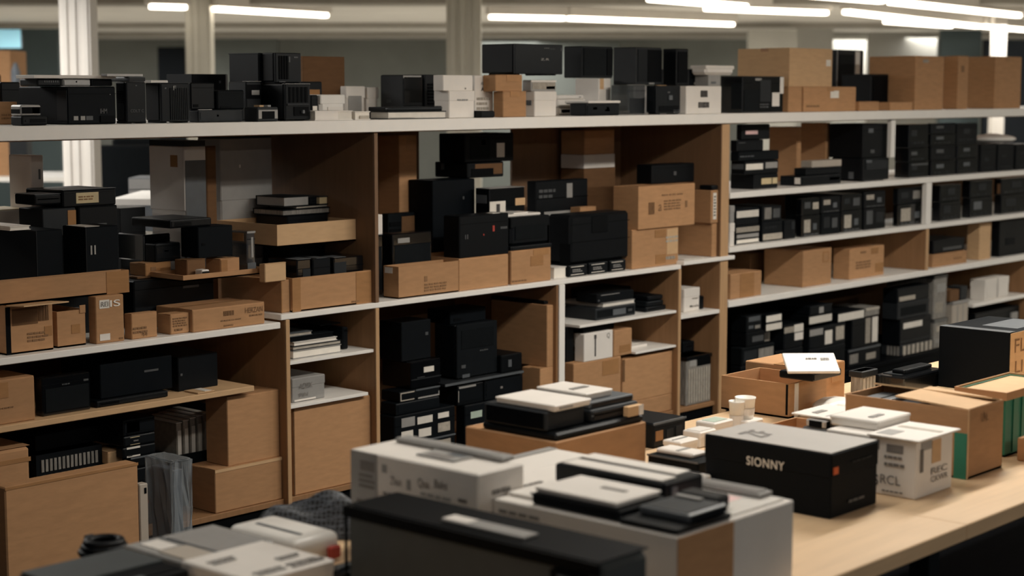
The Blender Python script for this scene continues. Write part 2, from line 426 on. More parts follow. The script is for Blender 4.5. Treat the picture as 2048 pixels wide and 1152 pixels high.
# office furniture seen through the open near bay
def chair(px, d, label):
    c = PD(px, 400, d); r = empty('office_chair', (c.x, c.y, 0), -0.6); tag(r, label, 'chair', 'dark office chairs behind the rack')
    g = bmesh.new(); bx(g, -0.24, 0.24, -0.24, 0.24, 0.44, 0.52, 0.03, 2); obj('seat', g, 'black_soft', r)
    g = bmesh.new(); bx(g, -0.23, 0.23, 0.2, 0.27, 0.6, 1.28, 0.04, 2); obj('backrest', g, 'black_soft', r)
    g = bmesh.new(); bx(g, -0.03, 0.03, 0.24, 0.28, 0.4, 0.62, 0.005); obj('back_support', g, 'slot', r)
    for s in (-1, 1):
        g = bmesh.new(); bx(g, s * 0.27 - 0.03, s * 0.27 + 0.03, -0.15, 0.15, 0.66, 0.70, 0.01); bx(g, s * 0.27 - 0.02, s * 0.27 + 0.02, -0.02, 0.02, 0.47, 0.67); obj('armrest', g, 'bezel', r)
    g = bmesh.new(); bmesh.ops.create_cone(g, cap_ends=True, segments=14, radius1=0.03, radius2=0.03, depth=0.36, matrix=Matrix.Translation((0, 0, 0.26))); obj('gas_column', g, 'slate', r)
    for k in range(5):
        g = bmesh.new(); bx(g, 0, 0.3, -0.025, 0.025, 0.06, 0.1, 0.006, rot=Matrix.Rotation(k * math.tau / 5, 4, 'Z')); obj('leg', g, 'bezel', r)
chair(262, 11.2, 'dark office chair seen through the open bay beside the white pillar')
chair(292, 12.8, 'dark office chair by the white tower, seen through the open bay')
d = 8.2
r = simple('office_desk', slab(lat(215, d), lat(330, d), d, d + 0.7, zat(280, 398, d) - 0.03, zat(280, 398, d)), 'laminate', 'white office desk seen through the open bay', 'table')
for a in (218, 322):
    obj('leg', slab(lat(a, d), lat(a + 5, d), d + 0.1, d + 0.14, 0, zat(280, 398, d) - 0.03), 'grey', r)
simple('desk_drawer_unit', slab(lat(252, 9.6), lat(304, 9.6), 9.6, 9.9, 0, zat(280, 356, 9.6)), 'slate', 'grey drawer unit behind the white office desk', 'cabinet',
       [('drawer', slab(lat(254, 9.6), lat(302, 9.6), 9.585, 9.6, zat(280, 378, 9.6), zat(280, 358, 9.6)), 'grey'), ('drawer', slab(lat(254, 9.6), lat(302, 9.6), 9.585, 9.6, zat(280, 400, 9.6), zat(280, 380, 9.6)), 'grey')])
# ------------------------------------------------------------------ the rack
def xr(px): return PY(px, 500, YF).x
T, ML, MM, UA, UB, UC, KS, BASE = 1.532, 0.836, 0.862, 1.168, 0.913, 0.662, 0.626, 0.2
U2A, U2B, U4A, U4B, U5T, U5C, D2 = 0.690, 0.533, 0.657, 0.50, 0.876, 0.632, 0.418
TH = 0.018
def board(name, x0, x1, ztop, m, label, y0=0.0, y1=0.6, th=TH, parts=()):
    BOARDS.append((x0, x1, YF + y0, YF + y1, ztop - th - (.005 if ztop > 1.4 else 0), ztop))
    g = bmesh.new(); bx(g, x0, x1, YF + y0, YF + y1, ztop - th, ztop, 0.002)
    o = obj(name, g, m); tag(o, label, 'shelf')
    return o
XL = xr(-420)
XE = xr(2230)
o = board('shelf_board', XL, XE, T, 'laminate', 'long thick white top shelf running along the whole rack', y0=-0.012, y1=1.0, th=0.044)
g = bmesh.new(); bx(g, XL + 0.03, XE - 0.03, YF + 0.03, YF + 0.98, T - 0.048, T - 0.0442); obj('underside_panel', g, 'wood_panel', o)
TB = T - 0.0485
board('shelf_board', XL, xr(559), ML, 'laminate', 'white shelf board below the two big black cartons, nearest bay', y1=0.78, th=0.022)
board('shelf_board', xr(560), xr(1363), MM, 'laminate', 'long white middle shelf under the row of open kraft cartons', th=0.02)
board('shelf_board', xr(1364) + 0.001, xr(1466), U5T, 'laminate', 'short white shelf under the kraft carton with a tall label', y0=-0.012, y1=0.58, th=0.018)
board('shelf_board', xr(1459), XE, UA, 'laminate', 'white shelf directly under the top shelf in the far bays', th=0.028)
board('shelf_board', xr(1459), XE, UB, 'laminate', 'white shelf in the far bays carrying the long row of cased discs', th=0.024)
board('shelf_board', xr(1459), XE, UC, 'laminate', 'white shelf in the far bays carrying the two brown parcels', th=0.030)
board('shelf_board', xr(1957), xr(2070) - 0.025, D2, 'laminate', 'low white shelf under the two-door white carton in the last bay', th=0.02, y0=0.02)
board('shelf_board', XL, xr(508), KS, 'kraft_light', 'sagging brown board under the black cartons in the nearest bay', th=0.020, y0=0.01, y1=0.55)
def unit(label, x, pieces, name='shelving_unit'):
    r = empty(name, (x, YF, 0)); tag(r, label, 'shelf', 'shelving units of the rack')
    for n, x0, x1, y0, y1, z0, z1_, m in pieces:
        if n in ('side_panel', 'divider'): PANELS.append((x0, x1, z0, z1_))
        if n in ('shelf', 'base_board'): BOARDS.append((x0, x1, YF + y0, YF + y1, z0, z1_))
        g = bmesh.new(); bx(g, x0 - x, x1 - x, y0, y1, z0, z1_, 0.0012); obj(n, g, m, r)
    return r
e = 0.0008
def panel(px, w=TH): return (xr(px) - w, xr(px))
def front(p, z0, z1_, m='wood_edge', n='edge_strip'): return (n, p[0], p[1], -0.0015, 0.004, z0, z1_, m)
zb = 0.09
p572 = panel(577); p757 = panel(757); p1120 = panel(1121); p1362 = panel(1363); p1456 = (xr(1441), xr(1456)); p1857 = panel(1857, 0.03); p2060 = panel(2070)
ml_b, mm_b = ML - 0.022 - e, MM - 0.02 - e
unit('nearest shelving unit, open bay with black cartons on a brown board', xr(300), [
    ('side_panel', *p572, 0.005, 0.6, zb, mm_b, 'wood_panel'), front(p572, zb, mm_b), ('side_panel', XL - .02, XL - .001, 0.0, 0.6, 0, TB, 'wood_panel'),
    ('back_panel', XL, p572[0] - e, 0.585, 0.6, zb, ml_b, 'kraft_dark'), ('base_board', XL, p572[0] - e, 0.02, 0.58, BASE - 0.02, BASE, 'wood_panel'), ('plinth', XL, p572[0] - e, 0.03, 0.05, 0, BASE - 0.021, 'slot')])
q0, q1 = p572[1] + e, p757[0] - e
unit('narrow shelving unit of book cubbies above a big kraft box', xr(660), [
    ('side_panel', *p757, 0.005, 0.6, zb, mm_b, 'wood_panel'), front(p757, zb, mm_b), ('back_panel', q0, q1, 0.585, 0.6, zb, mm_b, 'wood_panel'),
    ('shelf', q0, q1, 0.01, 0.58, U2A - 0.012, U2A, 'laminate'), ('shelf', q0, q1 - 0.03, 0.01, 0.58, U2B - 0.012, U2B, 'laminate'),
    ('base_board', q0, q1, 0.02, 0.58, BASE - 0.02, BASE, 'wood_panel'), ('plinth', q0, q1, 0.03, 0.05, 0, BASE - 0.021, 'slot')])
q0, q1 = p757[1] + e, p1120[0] - e
unit('wide shelving unit with the dark stacked cases and a white front post', xr(930), [
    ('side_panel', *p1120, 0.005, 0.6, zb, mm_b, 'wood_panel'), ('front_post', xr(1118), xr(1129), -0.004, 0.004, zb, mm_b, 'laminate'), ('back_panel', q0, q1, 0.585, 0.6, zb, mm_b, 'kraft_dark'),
    ('base_board', q0, q1, 0.02, 0.58, BASE - 0.02, BASE, 'wood_panel'), ('plinth', q0, q1, 0.03, 0.05, 0, BASE - 0.021, 'slot')])
q0, q1 = p1120[1] + 0.004, p1362[0] - e
unit('shelving unit with two thin white shelves over big kraft cartons', xr(1240), [
    ('side_panel', *p1362, 0.005, 0.6, zb, mm_b, 'wood_panel'), front(p1362, zb, mm_b), ('back_panel', q0, q1, 0.585, 0.6, zb, mm_b, 'wood_panel'),
    ('shelf', xr(1164), q1, 0.01, 0.58, U4A - 0.012, U4A, 'laminate'), ('shelf', xr(1277), q1, 0.01, 0.58, U4B - 0.010, U4B, 'laminate'),
    ('base_board', q0, q1, 0.02, 0.58, BASE - 0.02, BASE, 'wood_panel'), ('plinth', q0, q1, 0.03, 0.05, 0, BASE - 0.021, 'slot')])
q0, q1 = p1362[1] + e, p1456[0] - e
unit('narrowest shelving unit with open cubbies beside the wide wooden divider', xr(1410), [
    ('side_panel', *p1456, 0.005, 0.6, zb, U5T - 0.019, 'wood_panel'), front(p1456, zb, U5T - 0.019), ('back_panel', q0, q1, 0.585, 0.6, zb, U5T - 0.019, 'wood_panel'),
    ('shelf', q0, q1, 0.0, 0.58, U5C - 0.018, U5C, 'laminate'), ('base_board', q0, q1, 0.02, 0.58, BASE - 0.02, BASE, 'wood_panel'), ('plinth', q0, q1, 0.03, 0.05, 0, BASE - 0.021, 'slot')])
X17 = xr(1459)
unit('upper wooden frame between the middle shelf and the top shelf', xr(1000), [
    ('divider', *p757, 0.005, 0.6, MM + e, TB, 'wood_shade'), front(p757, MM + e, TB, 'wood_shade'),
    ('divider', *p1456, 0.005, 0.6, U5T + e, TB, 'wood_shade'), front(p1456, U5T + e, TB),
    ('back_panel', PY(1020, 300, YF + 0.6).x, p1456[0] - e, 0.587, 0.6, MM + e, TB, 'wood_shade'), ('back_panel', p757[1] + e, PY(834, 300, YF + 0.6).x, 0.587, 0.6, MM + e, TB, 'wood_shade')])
unit('farthest shelving unit with long white shelves of dark cased goods', xr(1700), [
    ('divider', *p1857, 0.005, 0.6, UC + e, UB - 0.0255, 'wood_panel'), front(p1857, UC + e, UB - 0.0255),
    ('front_post', xr(1851), xr(1861), 0.002, 0.03, UB + e, UA - 0.0295, 'laminate'), ('front_post', xr(1779), xr(1787), 0.006, 0.03, UA + 0.12, TB, 'laminate'),
    ('side_panel', *p2060, 0.03, 0.6, zb, UC - 0.0315, 'wood_panel'),
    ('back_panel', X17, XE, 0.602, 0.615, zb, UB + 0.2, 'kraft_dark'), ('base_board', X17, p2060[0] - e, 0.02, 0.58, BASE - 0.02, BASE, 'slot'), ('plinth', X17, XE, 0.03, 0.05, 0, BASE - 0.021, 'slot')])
# ------------------------------------------------------------------ the desk
r = empty('work_table', (3.6, 2.3, 0)); tag(r, 'long pale wooden work table heaped with boxes in front of the rack', 'table')
def dp(n, x0, x1, y0, y1, z0, z1_, m, b=0.002):
    g = bmesh.new(); bx(g, x0 - 3.6, x1 - 3.6, y0 - 2.3, y1 - 2.3, z0, z1_, b); return obj(n, g, m, r)
XS = 3.26
dp('tabletop', 1.2, XS - 0.001, 1.65, 2.76, DESK - 0.034, DESK, 'desk_wood'); dp('tabletop', XS, 7.2, 1.65, 2.76, DESK - 0.034, DESK, 'desk_wood')
dp('apron', 1.3, 7.1, 1.78, 1.80, DESK - 0.11, DESK - 0.035, 'bezel'); dp('apron', 1.3, 7.1, 2.64, 2.66, DESK - 0.11, DESK - 0.035, 'bezel')
for x in (1.3, 3.1, 3.42, 7.0):
    for y in (1.82, 2.58): dp('leg', x, x + 0.05, y, y + 0.05, 0, DESK - 0.111, 'bezel')
# ------------------------------------------------------------------ goods on the top shelf
zT = T
def L(face, u0, v0, u1, v1, m='paper'): return ('label', face, u0, v0, u1, v1, m)
def S(face, u0, v0, u1, v1, m='white'): return ('sticker', face, u0, v0, u1, v1, m)
def TX(face, u0, v0, u1, v1, s, m='logo'): return ('text', face, u0, v0, u1, v1, s, m)
def LN(face, u0, v0, u1, v1, n, m='print_brown'): return ('lines', face, u0, v0, u1, v1, n, m)
def BC(face, u0, v0, u1, v1, m='print_black'): return ('barcode', face, u0, v0, u1, v1, m)
def SL(part, face, u0, v0, u1, v1, n, vert, m='slot'): return ('slats', part, face, u0, v0, u1, v1, n, vert, m)
def DC(part, face, u0, v0, u1, v1, m, t=0.0015): return (part, face, u0, v0, u1, v1, m, t)
it('carton', 'cardboard_box', 'small kraft box behind the stacked external drives, top shelf end', 'box', R(-30, 36, 205, zT, .25, d=.25), dec=[LN('f', .5, .2, .9, .5, 2)])
it('gloss', 'black_carton', 'dark carton behind the big black printer, near the shelf end', 'box', R(2, 42, 164, zT, .55, d=.2), 'black')
it('carton', 'cardboard_box', 'tall brown carton edge at the very start of the top shelf', 'box', R(-60, 4, 150, zT, .60, d=.3))
b = it('flat', 'external_drive', 'black drive dock under the silver one at the shelf end', 'drive', R(44, 96, 232, zT, .012, s=24), 'black', [SL('vent', 'f', .3, .3, .9, .7, 3, False), DC('status_light', 'f', .1, .4, .14, .55, 'logo_dim')])
it('flat', 'external_drive', 'silver topped drive lying on the black drive dock', 'drive', R(42, 83, 210, b, .014, s=24), 'silver', [DC('port_cover', 'f', .55, .2, .9, .8, 'grey'), DC('port_cover', 'l', .1, .2, .9, .6, 'slot')], m2='slot')
pr = it('gloss', 'printer', 'large matte black printer with three grey stickers by its base', 'printer', R(134, 232, 173, zT, .06, s=40), 'blackcard',
   [S('f', .12, .11, .21, .22, 'logo'), S('f', .26, .11, .35, .22, 'logo'), S('f', .37, .11, .51, .22, 'logo_dim'), TX('f', .66, .28, .80, .41, 'IHM', 'logo_dim'), DC('paper_slot', 'f', .66, .05, .95, .22, 'slot', .004), DC('indicator', 'f', .87, .78, .885, .80, 'logo'), DC('paper_slot', 'l', .80, .1, .99, .9, 'black', .002)])
b1 = it('flat', 'network_switch', 'black network switch with a row of ports on the printer', 'switch', R(75, 122, 157, pr, .12, d=.10), 'black', [SL('port', 'f', .25, .5, .9, .75, 7, True, 'logo_dim')])
b2 = it('flat', 'disc_player', 'grey disc player under the white panel on the printer', 'player', R(124, 182, 157, pr, .11, h=z1(b1) - z1(pr), d=.12), 'grey', [DC('button', 'f', .45, .5, .5, .7, 'slot')], m2='silver')
b3 = it('flat', 'disc_player', 'black lidded player beside the grey one, under the white panel', 'player', R(184, 226, 157, pr, .11, h=z1(b1) - z1(pr), d=.12), 'charcoal', m2='slot')
it('board', 'plastic_slab', 'thin white panel laid over the devices on the printer', 'panel', R(68, 232, 149, b1, .10, d=.10, h=.011), 'whitegloss', [DC('edge_band', 'f', 0, .1, 1, .9, 'white')])
tw = it('pc', 'desktop_computer', 'slim black computer tower lettered low on its front, by the printer', 'computer', R(253, 292, 164, zT, .06, s=234, d=.3), 'black', [TX('f', .16, .27, .86, .34, 'CDLT C', 'logo_dim'), DC('power_button', 'f', .45, .90, .53, .93, 'logo_dim'), SL('vent', 'l', .2, .5, .8, .8, 6, False)])
b = it('flat', 'disc_player', 'slate device lying on the slim lettered tower', 'player', R(258, 292, 153, tw, .062, d=.12), 'slate', m2='charcoal')
it('board', 'plastic_slab', 'pale grey tray tipped over the slate device', 'tray', R(214, 286, 149, b, .066, d=.10, h=.008), 'grey', [DC('rim', 'f', 0, .0, 1, 1, 'silver')])
rb = it('pc', 'desktop_computer', 'black tower with a fine vertically ribbed front', 'computer', R(322, 379, 166, zT, .05, s=293), 'black', [SL('front_ribs', 'f', .3, .08, .95, .88, 10, True, 'bezel'), TX('f', .42, .82, .52, .93, 'F', 'logo'), DC('power_button', 'f', .12, .85, .18, .89, 'logo_dim')])
it('board', 'plastic_slab', 'thin white plate resting on the ribbed tower', 'panel', R(302, 336, 165, rb, .08, d=.15, h=.009), 'whitegloss', [DC('edge_band', 'f', 0, .1, 1, .9, 'white')])
b9 = it('flat', 'disc_player', 'wide grey player with a silver lip under two black boxes', 'player', R(397, 487, 220, zT, .05, s=380), 'charcoal', [DC('silver_lip', 't', 0, 0, .3, .1, 'silver', .002), DC('button', 'f', .4, .45, .44, .6, 'slot')], m2='charcoal')
it('gloss', 'black_carton', 'plain black box standing on the wide grey player', 'box', R(381, 430, 165, b9, .08, d=.2), 'black', [DC('label', 'f', .1, .1, .3, .2, 'slot')])
it('gloss', 'black_carton', 'brownish black box beside it on the wide grey player', 'box', R(431, 489, 180, b9, .07, d=.24), 'black_soft', [DC('label', 'f', .1, .05, .5, .15, 'slot')])
it('carton', 'black_carton', 'taller black case with a silver edge, behind the ribbed tower', 'box', R(384, 456, 148, zT, .40, d=.15), 'black', [DC('edge_band', 'f', .94, .05, .99, .99, 'silver'), DC('latch', 'f', .75, .8, .8, .86, 'logo_dim')], tape=False)
gl = it('gloss', 'display_case', 'smoked glass case with a silver plate, behind the small recorder', 'case', R(492, 529, 163, zT, .15, s=459), 'charcoal', [DC('name_plate', 'f', .35, .66, .85, .78, 'silver'), DC('dark_band', 'f', .02, .56, .98, .92, 'slot', .001), DC('edge_band', 't', 0, 0, 1, .2, 'silver')])
it('flat', 'voice_recorder', 'small black recorder with a lit silver top in front of the smoked case', 'recorder', R(515, 557, 214, zT, .006, s=490), 'charcoal', [DC('display', 'f', .2, .2, .8, .7, 'slot', .003), DC('dial', 't', .3, .3, .5, .7, 'kraft_light', .006), DC('dial', 't', .7, .3, .85, .7, 'logo', .006)], m2='grey')
t14 = it('pc', 'desktop_computer', 'black computer with drive bays and a round knob, below the stacked tower pair', 'computer', R(561, 621, 168, zT, .04, d=.3), 'black', [SL('drive_bay', 'f', .1, .5, .9, .92, 5, True), DC('tray_bar', 'f', .05, .42, .95, .47, 'charcoal', .004), DC('drive_bay', 'f', .32, .14, .9, .38, 'slot', .003), DC('knob', 'f', .6, .2, .68, .29, 'slate', .012), DC('edge_band', 't', 0, 0, 1, .06, 'silver')])
st = it('pc', 'desktop_computer', 'black tower lying topmost over the drive bay computer, ports on its front', 'computer', R(545, 603, 105, t14, .09, s=521), 'black', [SL('drive_bay', 'f', .1, .15, .5, .9, 4, True), DC('port', 'f', .5, .7, .56, .88, 'logo_dim'), LN('f', .12, .04, .36, .1, 1, 'logo_dim'), DC('badge', 'f', .7, .84, .86, .88, 'logo_dim')])
it('gloss', 'black_carton', 'long black case directly behind the topmost tower', 'box', (st[0], st[1], st[3] + .003, PX(457, 120, st[0]).y, st[4], st[5]), 'black', [DC('edge_band', 'l', 0, .97, 1, 1, 'charcoal')])
it('carton', 'cardboard_box', 'square brown carton standing behind the drive bay computer', 'box', R(606, 690, 113, zT, .58, d=.25), 'kraft_dark', [DC('label', 'f', .55, .05, .8, .2, 'kraft')])
it('flat', 'picture_frame', 'black empty frame propped before the brown square carton', 'frame', R(603, 645, 163, zT, .46, d=.05), 'black', [DC('mat_board', 'f', .2, .1, .85, .78, 'kraft_in', .003)])
it('gloss', 'camera_body', 'little black device with a white port beside the drive bay computer', 'device', R(622, 637, 190, zT, .20, d=.1), 'black', [DC('port', 'f', .2, .1, .8, .55, 'paper')])
it('lid', 'plastic_tub', 'rounded white plastic tub with a faint panel near the black frame', 'tub', R(639, 690, 190, zT, .19, d=.16), 'whitegloss', [DC('panel', 'f', .28, .1, .9, .5, 'white'), DC('foot', 'f', .88, 0, .97, .2, 'slot')], bev=.01)
it('lid', 'plastic_tub', 'clear white storage tub between the square carton and dark glass case', 'tub', R(692, 730, 173, zT, .42, s=684), 'white', [DC('panel', 'f', .1, .1, .8, .7, 'grey')], bev=.006)
it('lid', 'plastic_tub', 'narrow white tub touching the dark glass case', 'tub', R(735, 757, 175, zT, .42, d=.15), 'white', bev=.008)
it('book', 'white_booklet', 'flat white box lying at the shelf edge under the plastic tub', 'box', R(626, 706, 222, zT, .02, d=.14), 'white', [DC('label', 'f', .0, .1, .6, .9, 'white')])
it('book', 'white_booklet', 'short pair of white slip cases beside the laptops', 'box', R(710, 741, 223, zT, .02, d=.15), 'white', [DC('spine_label', 'f', .3, .1, .9, .5, 'paper_dim')])
dk = it('gloss', 'display_case', 'dark grey cube case with a glass front behind the laptops', 'case', R(806, 846, 150, zT, .26, s=763), 'charcoal', [DC('glass_front', 'f', .04, .35, .96, .95, 'black_gloss'), DC('drawer', 'f', .04, .03, .96, .28, 'slot'), DC('top_light', 'f', .0, .93, .9, .99, 'grey'), TX('l', .3, .35, .5, .42, 'DIA', 'logo_dim')])
it('pc', 'desktop_computer', 'thin black tower squeezed behind the white carton pair', 'computer', R(850, 874, 149, zT, .28, d=.25), 'black', [SL('vent', 'f', .2, .2, .8, .8, 8, False)])
lp = it('book', 'laptop_sleeve', 'grey and white folder lying under the black laptop, top shelf edge', 'folder', R(776, 893, 223, zT, .012, s=742), 'charcoal', [DC('spine_label', 'f', .0, .2, .45, .8, 'paper')])
it('flat', 'laptop', 'closed black laptop lying on the grey folder', 'laptop', R(768, 886, 214, lp, .02, s=738), 'black', [DC('screen_edge', 'f', 0, .55, 1, .72, 'slate'), DC('trackpad', 't', .3, .05, .7, .4, 'charcoal', .001)], yaw=0.03, bev=.003)
w26 = it('lid', 'white_carton', 'lower white carton with a fine printed line and grey side patch', 'box', R(898, 949, 182, zT, .04, s=871), 'white', [LN('f', .3, .62, .85, .72, 1, 'grey'), L('l', .05, .25, .5, .45, 'slate')])
w25 = it('carton', 'white_carton', 'upper white carton with a tiny mark, on the grey patched one', 'box', R(886, 946, 150, w26, .045, s=869), 'white', [DC('mark', 'f', .72, .1, .76, .2, 'print_grey')], tape=False)
it('carton', 'white_carton', 'tall white carton with two lines of bold dark print', 'box', R(949, 987, 151, zT, .12, d=.24), 'white', [TX('f', .32, .76, .92, .85, 'ANOLQN', 'print_black'), TX('f', .32, .62, .92, .72, 'AXEL.', 'print_black'), LN('f', .1, .15, .8, .5, 3, 'paper_dim')], tape=False)
it('flat', 'disc_player', 'thin black device at the foot of the tall printed white carton', 'device', R(951, 990, 222, zT, .006, d=.09), 'black')
k29 = it('carton', 'cardboard_box', 'lower of two small kraft cubes beside the white cartons', 'box', R(1006, 1053, 183, zT, .04, s=989), 'kraft', [DC('tape_end', 'f', .3, .8, .7, 1.0, 'tape')])
k30 = it('carton', 'cardboard_box', 'upper small kraft box carrying the long black computer', 'box', R(991, 1045, 150, k29, .05, d=.22), 'kraft', [DC('tape_end', 'f', .4, .6, .9, 1.0, 'tape')])
w31 = it('lid', 'white_carton', 'plain white cube carton between kraft cube and flat white sleeves', 'box', R(1069, 1113, 183, zT, .04, s=1052), 'white', [L('l', .1, .45, .7, .65, 'slate')])
it('flat', 'disc_player', 'grey white player lying on the plain white cube', 'player', R(1062, 1112, 160, w31, .05, s=1047), 'grey', [DC('display', 'f', .6, .2, .95, .45, 'slate'), DC('edge_band', 'f', 0, .82, 1, .98, 'white')], m2='paper_dim')
bigz = z1(k30)
it('pc', 'desktop_computer', 'long black computer with small logos lying over the kraft cubes', 'computer', R(1030, 1126, 87, k30, .05, s=966), 'black', [TX('f', .60, .86, .70, .89, 'HQ', 'logo'), TX('f', .72, .84, .82, .875, 'SS', 'logo_dim'), TX('f', .52, .48, .70, .55, 'Z.R', 'logo'), DC('power_button', 'f', .95, .8, .965, .9, 'logo_dim'), SL('vent', 'f', .2, .02, .6, .05, 3, False)])
w38 = it('carton', 'white_carton', 'bright white square carton under the black speaker cases', 'box', R(1197, 1222, 157, zT, .25, s=1153), 'white', [DC('tape_end', 'f', .1, .7, .4, 1, 'kraft_light'), DC('mark', 'f', .6, .4, .9, .7, 'grey')], tape=False)
it('gloss', 'speaker_cabinet', 'black speaker case next to the long computer with small logos', 'speaker', R(1163, 1226, 92, w38, .09, s=1130), 'black', [DC('grille', 'f', .06, .08, .76, .94, 'black_soft', .003), DC('grille', 'f', .80, .08, .98, .94, 'slot', .003)])
b42 = it('gloss', 'display_case', 'smoky glass box low under the dark grey speaker case', 'case', R(1257, 1291, 170, zT, .12, s=1224), 'smoke', [DC('edge_band', 't', 0, 0, 1, .1, 'grey'), DC('door', 'f', .06, .05, .94, .55, 'charcoal')])
it('gloss', 'speaker_cabinet', 'dark grey speaker case second from the long lettered computer', 'speaker', R(1272, 1324, 94, b42, .14, s=1229), 'charcoal', [DC('grille', 'f', .06, .08, .42, .94, 'black', .003), DC('grille', 'f', .44, .08, .98, .94, 'slot', .003), DC('badge', 'f', .5, .02, .7, .06, 'logo')])
b43 = it('pc', 'desktop_computer', 'black squat computer with a bright badge beside the barcoded white carton', 'computer', R(1313, 1361, 171, zT, .06, s=1295), 'black', [DC('badge', 'f', .5, .5, .64, .66, 'slate', .004), DC('badge', 'f', .45, .74, .55, .79, 'logo_dim'), DC('edge_band', 't', .0, 0, .4, .1, 'kraft_light'), SL('vent', 'f', .1, .08, .9, .3, 4, False), DC('display', 'f', .7, .05, .95, .16, 'logo_dim')])
it('gloss', 'speaker_cabinet', 'black speaker case last in the high row, over the squat computer', 'speaker', R(1353, 1377, 97, b43, .09, s=1328, d=.12), 'black', [DC('grille', 'f', .1, .08, .9, .92, 'slot', .003)])
f1 = it('flat', 'disc_player', 'lowest white player in the short stack by the plain white cube', 'player', R(1117, 1165, 214, zT, .19, d=.2), 'greybeige', [DC('tray', 'f', .1, .3, .7, .7, 'slot')], group='white players stacked on the top shelf', m2='white')
f2 = it('flat', 'disc_player', 'middle white player in the short stack by the plain white cube', 'player', R(1115, 1172, 199, f1, .19, d=.22), 'white', [DC('tray', 'f', .3, .35, .9, .6, 'grey')], group='white players stacked on the top shelf', m2='white')
it('flat', 'disc_player', 'topmost white player in the short stack by the plain white cube', 'player', R(1114, 1168, 190, f2, .19, d=.2), 'white', [DC('button', 'f', .8, .4, .88, .6, 'slate')], group='white players stacked on the top shelf', m2='white')
b40 = it('flat', 'game_console', 'black console under a white slab at the shelf edge', 'console', R(1172, 1239, 207, zT, .006, s=1142), 'black', [DC('disc_slot', 'f', .55, .35, .7, .5, 'slot'), DC('badge', 'f', .2, .5, .32, .7, 'logo'), DC('badge', 'f', .6, .5, .68, .7, 'logo_dim')])
it('board', 'white_booklet', 'white slab lying on the black console', 'box', R(1176, 1240, 204, b40, .012, d=.13, h=.011), 'whitegloss', [DC('edge_band', 'f', 0, .1, 1, .9, 'white')], bev=.003)
w44 = it('carton', 'white_carton', 'white carton printed with two black barcode blocks', 'box', R(1363, 1443, 172, zT, .03, d=.3), 'white', [BC('f', .40, .60, .60, .84), BC('f', .34, .22, .50, .42), BC('f', .5, .22, .64, .42), TX('f', .36, .26, .62, .38, 'EEHO', 'print_grey')], tape=False)
it('gloss', 'disc_player', 'small black player stack behind the barcoded carton', 'player', R(1377, 1414, 138, w44, .12, d=.2), 'black', [LN('f', .15, .72, .7, .84, 1, 'logo_dim'), DC('disc_slot', 'f', .1, .45, .9, .52, 'slot'), DC('badge', 'f', .3, .08, .7, .22, 'paper_dim')])
w47 = it('carton', 'white_carton', 'small grey carton on the end of the barcoded carton', 'box', R(1417, 1441, 150, w44, .04, d=.2), 'grey', tape=False, dec=[DC('mark', 'f', .2, .2, .6, .4, 'slate')])
it('lid', 'plastic_tub', 'rounded white tub lid lying on the small grey carton', 'tub', R(1412, 1468, 131, w47, .03, d=.22), 'white', bev=.012)
it('gloss', 'disc_case', 'group of glossy black carton faces with white stickers beside the barcodes', 'box', R(1485, 1567, 152, zT, .06, s=1443), 'black_gloss', [S('f', .72, .17, .90, .55), S('f', .91, .52, 1.0, .98), DC('window', 'f', .04, .06, .4, .62, 'black_soft'), DC('window', 'f', .42, .30, .68, .9, 'charcoal'), DC('badge', 'f', .3, .88, .45, .94, 'logo'), LN('f', .42, .12, .64, .26, 2, 'logo_dim'), DC('window', 'l', .5, .1, .95, .8, 'black_soft')])
k50 = it('carton', 'cardboard_box', 'narrow kraft box beside the glossy stickered cases', 'box', R(1577, 1604, 171, zT, .05, d=.3), 'kraft')
k51 = it('carton', 'cardboard_box', 'wide low kraft box with a small white label, under the tall kraft carton', 'box', R(1607, 1712, 174, zT, .05, d=.36), 'kraft', [L('f', .50, .55, .66, .85), LN('f', .05, .15, .3, .3, 1), DC('tape_end', 'f', .44, .82, .56, 1.0, 'tape')])
it('carton', 'cardboard_box', 'biggest kraft carton on the top shelf, over the low labelled one', 'box', R(1579, 1665, 96, k51, .07, s=1478), 'kraft_light', [L('f', .85, .55, .96, .72), DC('tape_end', 'l', .45, .92, .6, 1.0, 'tape')])
it('carton', 'cardboard_box', 'tiny kraft box at the foot of the black and white tower', 'box', R(1715, 1758, 204, zT, .03, d=.14), 'kraft')
it('pc', 'desktop_computer', 'black glass tower with one white vertical stripe', 'computer', R(1673, 1727, 99, zT, .50, d=.22, ym=140), 'black_gloss', [DC('white_stripe', 'f', .68, .02, .84, .98, 'whitegloss', .003), DC('window', 'f', .08, .4, .62, .92, 'black_soft', .002), DC('edge_band', 'f', .0, .0, .03, 1, 'grey')])
it('gloss', 'speaker_cabinet', 'black upright speaker in front of the tall brown cartons', 'speaker', R(1742, 1777, 148, zT, .20, d=.18), 'black', [DC('grille', 'f', .08, .06, .92, .94, 'slot', .003)])
it('carton', 'cardboard_box', 'little kraft box between the black speaker and tall cartons', 'box', R(1780, 1825, 205, zT, .02, d=.12), 'kraft')
it('carton', 'cardboard_box', 'first tall brown carton beside the black speaker, small stamp on top', 'box', R(1831, 1888, 112, zT, .05, s=1741), 'kraft', [DC('stamp', 'f', .25, .88, .45, .94, 'paper_dim')])
it('carton', 'cardboard_box', 'slim tall brown carton, middle one of the three tall cartons', 'box', R(1916, 1937, 112, zT, .05, s=1890), 'kraft', [DC('stamp', 'f', .3, .7, .6, .82, 'print_brown')])
it('carton', 'cardboard_box', 'last tall brown carton at the far end of the top shelf', 'box', R(1990, 2043, 113, zT, .05, s=1939), 'kraft', [DC('tape_end', 'f', .4, .9, .6, 1.0, 'tape')])
